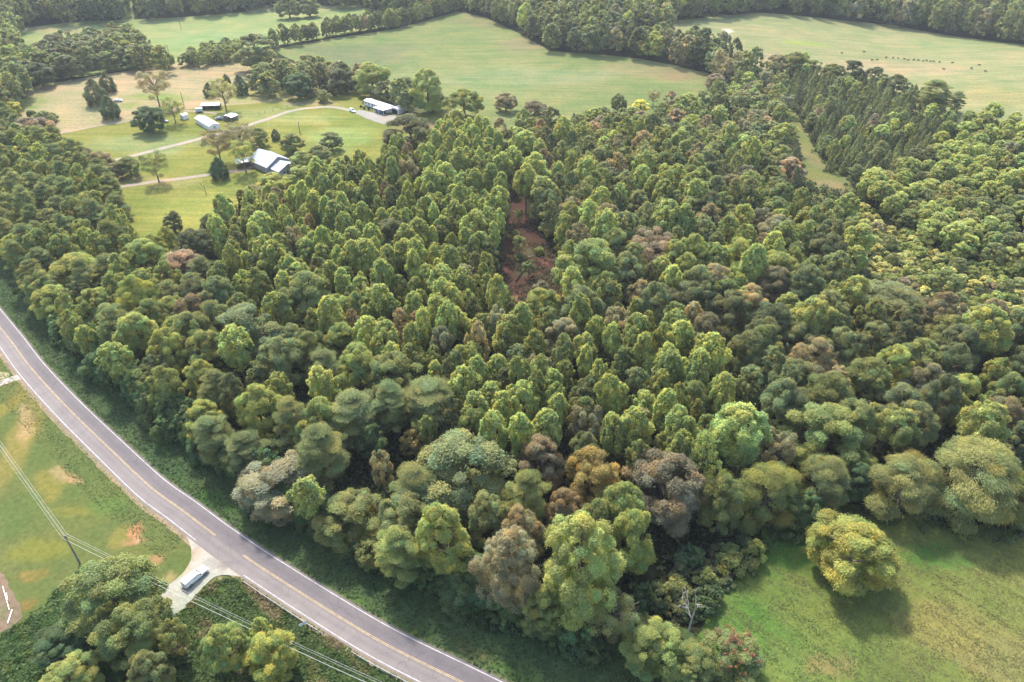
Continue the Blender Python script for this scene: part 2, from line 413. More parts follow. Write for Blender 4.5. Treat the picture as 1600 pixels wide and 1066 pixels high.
# verge of creeping vines between the road and the wood, mown grass on the other side
vg = offset(CL, HW + .5); vo = offset(CL, HW + 24)
i0 = min(range(len(CL)), key=lambda i: math.dist(CL[i], P(-40, 460)[:2]))
sheet("road_verge", [vg[i] for i in range(max(i0 - 10, 0), len(vg), 2)] + [vo[i] for i in range(len(vo) - 1, max(i0 - 10, 0), -3)], .05, 1.5, GRASS, VERGE, [
    patch(560, 945, 50, 12, (.09, .14, .035), -.5), patch(740, 1020, 40, 8, (.17, .14, .06), -.5), patch(330, 780, 60, 12, (.065, .125, .035), -.6), patch(800, 1050, 60, 12, (.085, .15, .04), -.4), patch(640, 985, 60, 6, (.11, .15, .04), -.5)], .3)
lw = offset(CL, -HW - .9)
iA = min(range(len(CL)), key=lambda i: math.dist(CL[i], P(318, 838)[:2]))
side = [lw[i] for i in range(max(i0 - 12, 0), iA, 2)]
ROADSIDE = side + px_poly([(316, 862), (308, 890), (280, 915), (256, 950), (240, 1000), (150, 1200), (-300, 1200), (-300, 560)])
ORG = (.44, .22, .11); YL = (.22, .195, .06)
sheet("roadside_lawn", ROADSIDE, .06, .9, GRASS, (.125, .150, .050), [
    patch(30, 690, 26, 95, (.215, .19, .06), .25), patch(75, 760, 30, 40, (.215, .19, .055), .3), patch(18, 630, 18, 30, (.25, .20, .06)), patch(40, 660, 14, 40, (.34, .25, .12), .5),
    patch(95, 740, 34, 8, (.36, .25, .13), -.7), patch(112, 748, 24, 6, (.40, .25, .13), -.5), patch(190, 838, 20, 24, YL), patch(211, 833, 13, 18, ORG, .4), patch(216, 845, 9, 7, (.38, .24, .14)), patch(196, 850, 8, 6, (.34, .22, .1)),
    patch(243, 876, 13, 9, (.31, .20, .10), -.6), patch(60, 860, 60, 20, (.165, .18, .045)), patch(50, 900, 26, 12, (.22, .17, .055)), patch(110, 800, 40, 10, (.17, .175, .05)), patch(170, 790, 40, 18, (.12, .17, .05)),
    patch(265, 905, 14, 14, (.32, .25, .12), .6), patch(30, 800, 40, 40, (.115, .150, .05)), patch(45, 945, 14, 12, (.22, .15, .05))], .25)
iB = min(range(len(CL)), key=lambda i: math.dist(CL[i], P(372, 895)[:2]))
sheet("weedy_bank", [lw[i] for i in range(iB, len(lw), 2)] + px_poly([(760, 1200), (100, 1200), (222, 985), (258, 955), (288, 925), (325, 893)]), .05, 1.0, GRASS, (.075, .115, .033), [
    patch(420, 945, 20, 10, (.22, .165, .09)), patch(500, 1000, 24, 8, (.24, .17, .10), -.5), patch(560, 1040, 26, 8, (.27, .19, .12), -.5), patch(310, 965, 26, 14, (.20, .155, .07)), patch(345, 906, 16, 6, (.30, .23, .13))], .25)

gr = smooth_closed(px_poly([(286, 826), (303, 838), (372, 886), (392, 905), (360, 899), (345, 899), (332, 903), (305, 932), (285, 955), (272, 968), (232, 965), (226, 960), (246, 936), (262, 917), (282, 900), (296, 884), (300, 868), (298, 852)]), 2)
sheet("gravel_drive", gr, .13, .8, GRAVEL, (.335, .305, .285), [patch(335, 880, 20, 10, (.27, .245, .235)), patch(255, 950, 24, 14, (.40, .36, .325)), patch(290, 895, 8, 14, (.35, .29, .22)), patch(305, 866, 8, 16, (.30, .245, .19)), patch(352, 884, 14, 8, (.22, .195, .19))], .06)
ribbon("farm_lane", resample([P(u, v)[:2] for u, v in ((-60, 616), (-5, 601), (22, 592), (36, 588))], 2), [-1.5, -.7, .7, 1.5], .135, GRAVEL, [(.33, .27, .2), (.38, .34, .33), (.38, .34, .33), (.33, .27, .2)], .12)
sheet("pale_verge_patch", smooth_closed(px_poly([(-40, 585), (-5, 582), (14, 582), (16, 588), (4, 592), (-40, 600)]), 1), .09, .8, DIRT, (.33, .27, .17), [], .2)
sheet("dirt_patch", smooth_closed(px_poly([(-40, 870), (-4, 885), (10, 905), (22, 928), (36, 954), (32, 972), (14, 984), (-5, 990), (-40, 990)]), 1), .12, .7, DIRT, (.17, .125, .09), [patch(4, 960, 10, 14, (.14, .13, .07))], .2)
def lane(name, px, hw, c, lift=.2):
    ribbon(name, resample([P(u, v)[:2] for u, v in px], 3), [-hw, -hw * .4, hw * .4, hw], lift, GRAVEL, [tuple(k * .8 for k in c), c, c, tuple(k * .8 for k in c)], .25)
LANE_C = (.31, .27, .22)
lane("gravel_lane", [(150, 280), (175, 292), (205, 290), (240, 285), (290, 279), (345, 271), (392, 265)], 1.7, (.29, .25, .20))
lane("gravel_lane", [(178, 252), (205, 245), (260, 231), (318, 216), (370, 202), (420, 186), (455, 174), (490, 169), (520, 168), (550, 174), (575, 183)], 1.9, LANE_C)
lane("dirt_track", [(95, 209), (150, 198), (205, 189), (250, 178), (290, 174), (340, 178)], 1.1, (.28, .24, .175))
sheet("parking_pad", smooth_closed(px_poly([(556, 171), (578, 176), (604, 180), (622, 182), (628, 190), (606, 197), (586, 191), (562, 182)]), 1), .24, 1.2, GRAVEL, (.30, .26, .255), [patch(602, 185, 10, 5, (.32, .24, .22))])

# ------------------------------------------------------------------ trees: crown and trunk generators
def unit(v): return v / np.maximum(np.linalg.norm(v, axis=-1, keepdims=True), 1e-6)
def leaf_quads(C, Nn, L, W, droop=.25, align=None):
    """one diamond leaf spray per centre; align (n,3) = direction of its long axis"""
    n = len(C); Nn = unit(Nn)
    t = align if align is not None else rng.normal(size=(n, 3))
    t = unit(t - Nn * (t * Nn).sum(1, keepdims=True)); b = np.cross(Nn, t)
    s = rng.uniform(.7, 1.3, (n, 1))
    V = np.empty((n, 4, 3), np.float32)
    V[:, 0] = C - t * L * s; V[:, 1] = C + b * W * s; V[:, 2] = C + t * L * s - Nn * droop * L; V[:, 3] = C - b * W * s
    return V.reshape(-1, 3), np.arange(4 * n, dtype=np.int32).reshape(n, 4)

KIND = {  # height, crown radius, crown base height, centre fraction
    'poplar': (17.0, 3.4, 7.6, .71), 'oak': (16, 5.5, 2.6, .57), 'pine': (16, 4.8, 4.0, .64), 'conifer': (10, 2.5, .5, .5), 'cedar': (10, 2.9, .9, .52),
    'locust': (13, 6.5, 1.2, .55), 'sparse': (13, 4.4, 3.0, .62), 'vine': (13, 4.0, .2, .5), 'shrub': (3.2, 2.2, .1, .5), 'tall': (25, 6.0, 4, .58), 'dead': (10, 2.6, 2, .6)}
LOD = {'hi': {'poplar': 34000, 'oak': 66000, 'pine': 44000, 'conifer': 9000, 'cedar': 36000, 'locust': 60000, 'sparse': 17000, 'vine': 24000, 'shrub': 8000, 'tall': 84000},
       'lo': {'poplar': 9000, 'oak': 13000, 'pine': 11000, 'conifer': 3600, 'cedar': 5600, 'locust': 6000, 'sparse': 9500, 'vine': 4200, 'shrub': 1500, 'tall': 8000},
       'mid': {'poplar': 4000, 'oak': 5500, 'pine': 5000, 'conifer': 1800, 'cedar': 2500, 'locust': 5000, 'sparse': 3000, 'vine': 3000, 'shrub': 900, 'tall': 6000},
       'far': {'poplar': 1100, 'oak': 1700, 'pine': 1500, 'conifer': 700, 'cedar': 900, 'locust': 1600, 'sparse': 700, 'vine': 1100, 'shrub': 420, 'tall': 1700}}
LSZ = {'mid': .36, 'hi': .138, 'lo': .27, 'far': .66}

def lobes_for(kind):
    H, Rr, zb, cc = KIND[kind]; L = []
    lean = rng.normal(0, .05, 2)
    if kind in ('poplar', 'tall'):
        n = 62 if kind == 'poplar' else 110; ph = rng.uniform(0, 6.28)
        for i in range(n):
            t = (i + .5) / n; a = i * 2.39996 + rng.normal(0, .35)
            prof = (.62 + .38 * t / .33) if t < .33 else max(0, 1 - ((t - .33) / .70) ** 2.2) ** .58
            lr = Rr * (.25 if kind == 'poplar' else .19) * rng.uniform(.7, 1.4) * (1 - .25 * t); r = max(0, Rr * prof * (1 + .13 * math.sin(2 * a + ph) + .1 * math.sin(3 * a - ph)) * rng.uniform(.62, 1.0) - lr * .3)
            z = zb + (H - zb - lr) * t
            L.append((r * math.cos(a) + lean[0] * z, r * math.sin(a) + lean[1] * z, z, lr, lr, lr * 1.35))
        L.append((lean[0] * H, lean[1] * H, H - .6, Rr * .2, Rr * .2, .9))
    elif kind == 'oak':
        n = 84; ex = rng.uniform(.94, 1.06); ph = rng.uniform(0, 6.28)
        for i in range(n):
            t = rng.beta(1.2, 1.1); a = i * 2.39996 + rng.normal(0, .3)
            rim = Rr * (1 + .09 * math.sin(2 * a + ph) + .13 * math.sin(3 * a + 2 * ph) + .08 * math.sin(5 * a + ph))
            prof = (.78 + .22 * t / .35) if t < .35 else math.sqrt(max(.02, 1 - ((t - .35) / .65) ** 2))
            lr = Rr * rng.uniform(.11, .27); r = max(0, rim * prof - lr * .5) * (rng.uniform(.8, 1) if rng.random() < .75 else rng.uniform(.2, .8))
            L.append((r * math.cos(a) * ex, r * math.sin(a) / ex, zb + (H - zb - lr) * t, lr, lr, lr * .82))
    elif kind == 'locust':
        n = 60; ph = rng.uniform(0, 6.28)
        for i in range(n):
            t = rng.beta(1.3, 1.1); a = i * 2.39996 + rng.normal(0, .3)
            rim = Rr * (1 + .2 * math.sin(2 * a + ph)); prof = (.85 + .15 * t / .3) if t < .3 else math.sqrt(max(.02, 1 - ((t - .3) / .7) ** 2))
            lr = Rr * rng.uniform(.14, .26); r = max(0, rim * prof - lr * .6) * rng.uniform(.65, 1)
            L.append((r * math.cos(a), r * math.sin(a), zb + (H - zb - lr) * t, lr * 1.15, lr * 1.15, lr * .7))
    elif kind == 'pine':
        n = 66; ph = rng.uniform(0, 6.28)
        for i in range(n):
            t = (i + .5) / n; a = i * 2.39996 + rng.normal(0, .4)
            prof = ((.8 + .2 * t / .4) if t < .4 else max(.15, 1 - ((t - .4) / .6) ** 3)) * (1 + .22 * math.sin(2 * a + ph) + .12 * math.sin(3 * a - ph))
            r = Rr * prof * rng.uniform(.35, .92); z = zb + (H - zb - .6) * t + rng.normal(0, .25)
            L.append((r * math.cos(a), r * math.sin(a), z, rng.uniform(.8, 1.8), rng.uniform(.8, 1.8), rng.uniform(.2, .36)))
    elif kind in ('conifer', 'cedar'):
        n = 70
        for i in range(n):
            t = ((i + .5) / n) ** 1.15; a = i * 2.39996 + rng.normal(0, .3)
            prof = (1 - t ** 1.35) ** .8 if kind == 'conifer' else ((.75 + .25 * t / .3) if t < .3 else max(.05, 1 - ((t - .3) / .7) ** 1.7))
            r = Rr * prof * rng.uniform(.7, 1.0); lr = (.50 if kind == 'conifer' else .85) * rng.uniform(.7, 1.25) * (1 - .4 * t)
            L.append((r * .85 * math.cos(a), r * .85 * math.sin(a), zb + (H - zb - .5) * t, lr, lr, lr * 1.3))
        L.append((0, 0, H - .5, .18, .18, .6))
    elif kind == 'sparse':
        n = 40
        for i in range(n):
            t = rng.beta(2, 1.2); a = i * 2.39996
            prof = math.sqrt(max(.05, 1 - (2 * t - 1.15) ** 2 / 1.4)); r = Rr * prof * rng.uniform(.5, 1)
            L.append((r * math.cos(a), r * math.sin(a), zb + (H - zb - .8) * t, .9, .9, .8))
    elif kind == 'vine':
        n = 58
        for i in range(n):
            t = rng.uniform(0, 1); a = i * 2.39996 + rng.normal(0, .3)
            prof = (1.05 - .15 * t) if t < .6 else math.sqrt(max(.02, 1 - ((t - .6) / .4) ** 2)) * .96
            rim = Rr * (1 + .22 * math.sin(3 * a + 1)); lr = Rr * rng.uniform(.16, .30)
            r = max(0, rim * prof - lr * .7) * rng.uniform(.75, 1)
            L.append((r * math.cos(a), r * math.sin(a), max(.3, zb + (H - zb - lr) * t), lr, lr, lr * rng.uniform(1, 1.9)))
    elif kind == 'shrub':
        for i in range(22):
            t = rng.uniform(.05, 1); a = i * 2.39996; prof = math.sqrt(max(.03, 1 - t ** 2)); lr = rng.uniform(.4, .8)
            r = Rr * prof * rng.uniform(.4, 1)
            L.append((r * math.cos(a), r * math.sin(a), .3 + (H - .3 - lr) * t, lr, lr, lr * .9))
    return np.array(L)

def crown_arrays(kind, lod, lobes):
    H, Rr, zb, cc = KIND[kind]; n = LOD[lod][kind]; Ls = LSZ[lod]
    if kind in ('conifer', 'cedar', 'shrub') and lod != 'far': Ls *= .85
    if kind == 'sparse': Ls *= .72
    wgt = (lobes[:, 3] * lobes[:, 5]) ** .9; wgt = wgt / wgt.sum()
    nl = len(lobes); li = rng.choice(nl, n, p=wgt)
    sub = {'hi': 30, 'lo': 20, 'mid': 12, 'far': 4}[lod]                              # small clumps on every bough
    ax = np.array([lobes[:, 0].mean(), lobes[:, 1].mean(), zb + (H - zb) * .38])
    out = unit(lobes[:, :3] - ax)
    sd_ = unit(rng.normal(size=(nl, sub, 3)) + out[:, None, :] * .9 + np.array([0, 0, .55]))
    si = rng.integers(0, sub, n)
    d0 = sd_[li, si]
    d = unit(d0 + rng.normal(size=(n, 3)) * ({'hi': .25, 'lo': .25, 'mid': .32, 'far': .4}[lod] if kind not in ('pine', 'sparse') else .7))
    k = rng.uniform(.74, 1.06, (n, 1)) + np.abs(rng.normal(0, .13, (n, 1))) * rng.uniform(.4, 1.6, (nl, sub))[li, si][:, None]; inner = rng.random(n) < .16; k[inner] *= rng.uniform(.3, .8, (inner.sum(), 1))
    C = lobes[li, :3] + d * lobes[li, 3:6] * k
    C[:, 2] = np.maximum(C[:, 2], .12)
    lt = rng.uniform(.76, 1.26, nl)[li] * rng.uniform(.9, 1.1, (nl, sub))[li, si] * rng.uniform(.84, 1.18, n)
    warm = np.clip(rng.normal(0, .12, nl)[li] + rng.normal(0, .07, n), -.25, .3)
    tint = np.stack([lt * (1 + warm), lt * (1 + warm * .25), lt * (1 - warm * .4)], 1)
    al = None; W = .6
    if kind == 'pine':
        Nn = d * .35 + rng.normal(size=(n, 3)) * .5 + np.array([0, 0, .6]); al = d + out[li] * .8 + rng.normal(size=(n, 3)) * .35 + np.array([0, 0, .3]); W = .17; Ls *= 1.5
    elif kind in ('conifer', 'cedar'):
        Nn = d + rng.normal(size=(n, 3)) * .45; al = out[li] + np.array([0, 0, 1.1]) + rng.normal(size=(n, 3)) * .3; W = .34
    elif kind == 'locust':
        o2 = C - ax; o2[:, 2] *= .3
        Nn = d * .5 + rng.normal(size=(n, 3)) * .5 + np.array([0, 0, .4]); al = unit(o2) + np.array([0, 0, -.35]) + rng.normal(size=(n, 3)) * .3; W = .17; Ls *= 1.5
    elif kind == 'vine': Nn = d * 1.0 + rng.normal(size=(n, 3)) * .45 + np.array([0, 0, .1])
    elif kind == 'poplar': Nn = d * .75 + rng.normal(size=(n, 3)) * .6 + np.array([0, 0, .25])
    else: Nn = d * .8 + rng.normal(size=(n, 3)) * .55 + np.array([0, 0, .3])
    V, F = leaf_quads(C, Nn, Ls, Ls * W, .25, al)
    return V, F, np.repeat(tint, 4, 0)

def trunk_arrays(kind, lobes, detail=True):
    H, Rr, zb, cc = KIND[kind]; m = MB()
    r0 = {'poplar': .24, 'oak': .36, 'pine': .2, 'conifer': .13, 'cedar': .18, 'locust': .3, 'sparse': .22, 'vine': .25, 'shrub': .06, 'tall': .45}[kind]
    top = H * (.92 if kind in ('poplar', 'pine', 'conifer', 'cedar', 'tall') else .62)
    tx, ty = lobes[:, 0].mean(), lobes[:, 1].mean()
    if kind != 'shrub': m.tube([(0, 0, -.3), (tx * .2, ty * .2, H * .2), (tx * .7, ty * .7, H * .45), (tx, ty, top)], [r0 * 1.25, r0, r0 * .75, r0 * .2], 6)
    nb = {'poplar': 8, 'oak': 13, 'pine': 16, 'conifer': 0, 'cedar': 3, 'locust': 14, 'sparse': 34, 'vine': 5, 'shrub': 7, 'tall': 14}[kind]
    for i in rng.choice(len(lobes), min(nb, len(lobes)), replace=False):
        x, y, z = lobes[i, :3]
        zs = max(.1, min(top * .9, z - math.hypot(x, y) * (.65 if kind != 'pine' else .1)))
        zs = max(zs, H * .16) if kind not in ('shrub', 'vine') else .05
        f = zs / H; s = (tx * f, ty * f, zs); mid = ((x + s[0]) * .5 + rng.normal(0, .25), (y + s[1]) * .5 + rng.normal(0, .25), (z * .62 + zs * .38))
        m.tube([s, mid, (x, y, z)], [r0 * .42, r0 * .27, r0 * .08], 4)
        if kind == 'sparse':
            for _ in range(4):
                e = np.array([x, y, z]) + rng.normal(size=3) * np.array([1, 1, .7]) + np.array([0, 0, .5])
                m.tube([mid, tuple((np.array(mid) + e) / 2 + rng.normal(size=3) * .15), tuple(e)], [r0 * .2, r0 * .12, r0 * .05], 3)
    return m

NVAR = {'poplar': 9, 'oak': 9, 'pine': 7, 'conifer': 5, 'cedar': 3, 'locust': 3, 'sparse': 3, 'vine': 4, 'shrub': 4, 'tall': 2}
_cache = {}
def tree_mesh(kind, lod, var):
    """(crown mesh, trunk mesh) of one of a few individuals of the kind, shared by its copies"""
    key = (kind, lod, var)
    if key in _cache: return _cache[key]
    lk = (kind, var)
    if lk not in _cache: _cache[lk] = lobes_for(kind)
    lobes = _cache[lk]
    V, F, T = crown_arrays(kind, lod, lobes)
    mat = NEEDLE if kind in ('pine', 'conifer', 'cedar') else LEAF
    cm = mesh_np("crown", V, F, [mat], T)
    tk = ('trunk', kind, var)
    if tk not in _cache: _cache[tk] = trunk_arrays(kind, lobes).mesh("trunk", BARK)
    _cache[key] = (cm, _cache[tk]); return _cache[key]
_far = {}
def far_arrays(kind, var, lod='far'):
    if (kind, var, lod) not in _far:
        lk = (kind, var)
        if lk not in _cache: _cache[lk] = lobes_for(kind)
        _far[(kind, var, lod)] = crown_arrays(kind, lod, _cache[lk])
    return _far[(kind, var, lod)]

COL = {  # leaf colours: what the foliage itself is, light and shade come from the sun
    'pale green': (.160, .192, .064), 'light green': (.122, .168, .054), 'yellow-green': (.152, .176, .054), 'mid green': (.088, .128, .045),
    'dark green': (.055, .082, .036), 'grey-green': (.098, .122, .052), 'deep green': (.038, .078, .030), 'olive': (.13, .135, .045), 'olive-yellow': (.150, .148, .058), 'pale yellow': (.25, .24, .10),
    'brown': (.135, .118, .066), 'rust-brown': (.132, .106, .062), 'orange': (.170, .140, .052), 'golden': (.168, .166, .044), 'yellow': (.30, .26, .06), 'grey-brown': (.145, .136, .082), 'tan': (.170, .148, .084), 'pinkish brown': (.170, .134, .092), 'vine green': (.040, .092, .034), 'pine green': (.098, .128, .050), 'blue-green': (.056, .085, .038)}
NAMES = {'poplar': 'poplar_tree', 'oak': 'broadleaf_tree', 'pine': 'pine_tree', 'conifer': 'conifer_tree', 'cedar': 'cedar_tree', 'locust': 'locust_tree', 'sparse': 'thin_leaved_tree', 'vine': 'vine_covered_tree', 'shrub': 'shrub', 'tall': 'broadleaf_tree', 'dead': 'dead_tree'}
CATS = {'poplar': 'poplar', 'oak': 'tree', 'pine': 'pine tree', 'conifer': 'conifer', 'cedar': 'cedar', 'locust': 'locust tree', 'sparse': 'thin tree', 'vine': 'vine tree', 'shrub': 'shrub', 'tall': 'tree'}
FORM = {'poplar': 'pointed tree', 'oak': 'round-crowned tree', 'pine': 'layered pine', 'conifer': 'narrow conifer', 'cedar': 'dense cedar', 'locust': 'feathery tree', 'sparse': 'thin twiggy tree', 'vine': 'vine-draped tree', 'shrub': 'low shrub', 'tall': 'tall leafy tree'}
FARM = {'oak': .86, 'cedar': 1.18, 'sparse': 1.25, 'tall': 1.3, 'pine': 1.1}      # height over width of trees grown in the open
TREES = []
def put(u, v, wpx, kind, colour, label=None, lm=None, h=None, hero=True):
    """crown centre and crown width as seen in the photograph -> a tree of real size standing on the ground there"""
    H, Rr, zb, cc = KIND[kind]; hh = h or H
    for _ in range(4):
        x, y, z = P(u, v, hh * cc)
        if hero and y > 260 and kind in FARM: h = FARM[kind] * wpx * proj(x, y, z)[2] / F_PX; hh = h
        dep = proj(x, y, z)[2]; wm = wpx * dep / F_PX
        if not h: hh = H * max(.35, min(1.9, (wm / (2 * Rr)) ** .8))
    t = dict(x=x, y=y, z=gh(x, y), u=u, v=v, px=wpx, kind=kind, colour=colour, w=wm, h=hh, label=label, lm=lm, hero=hero)
    TREES.append(t); return t

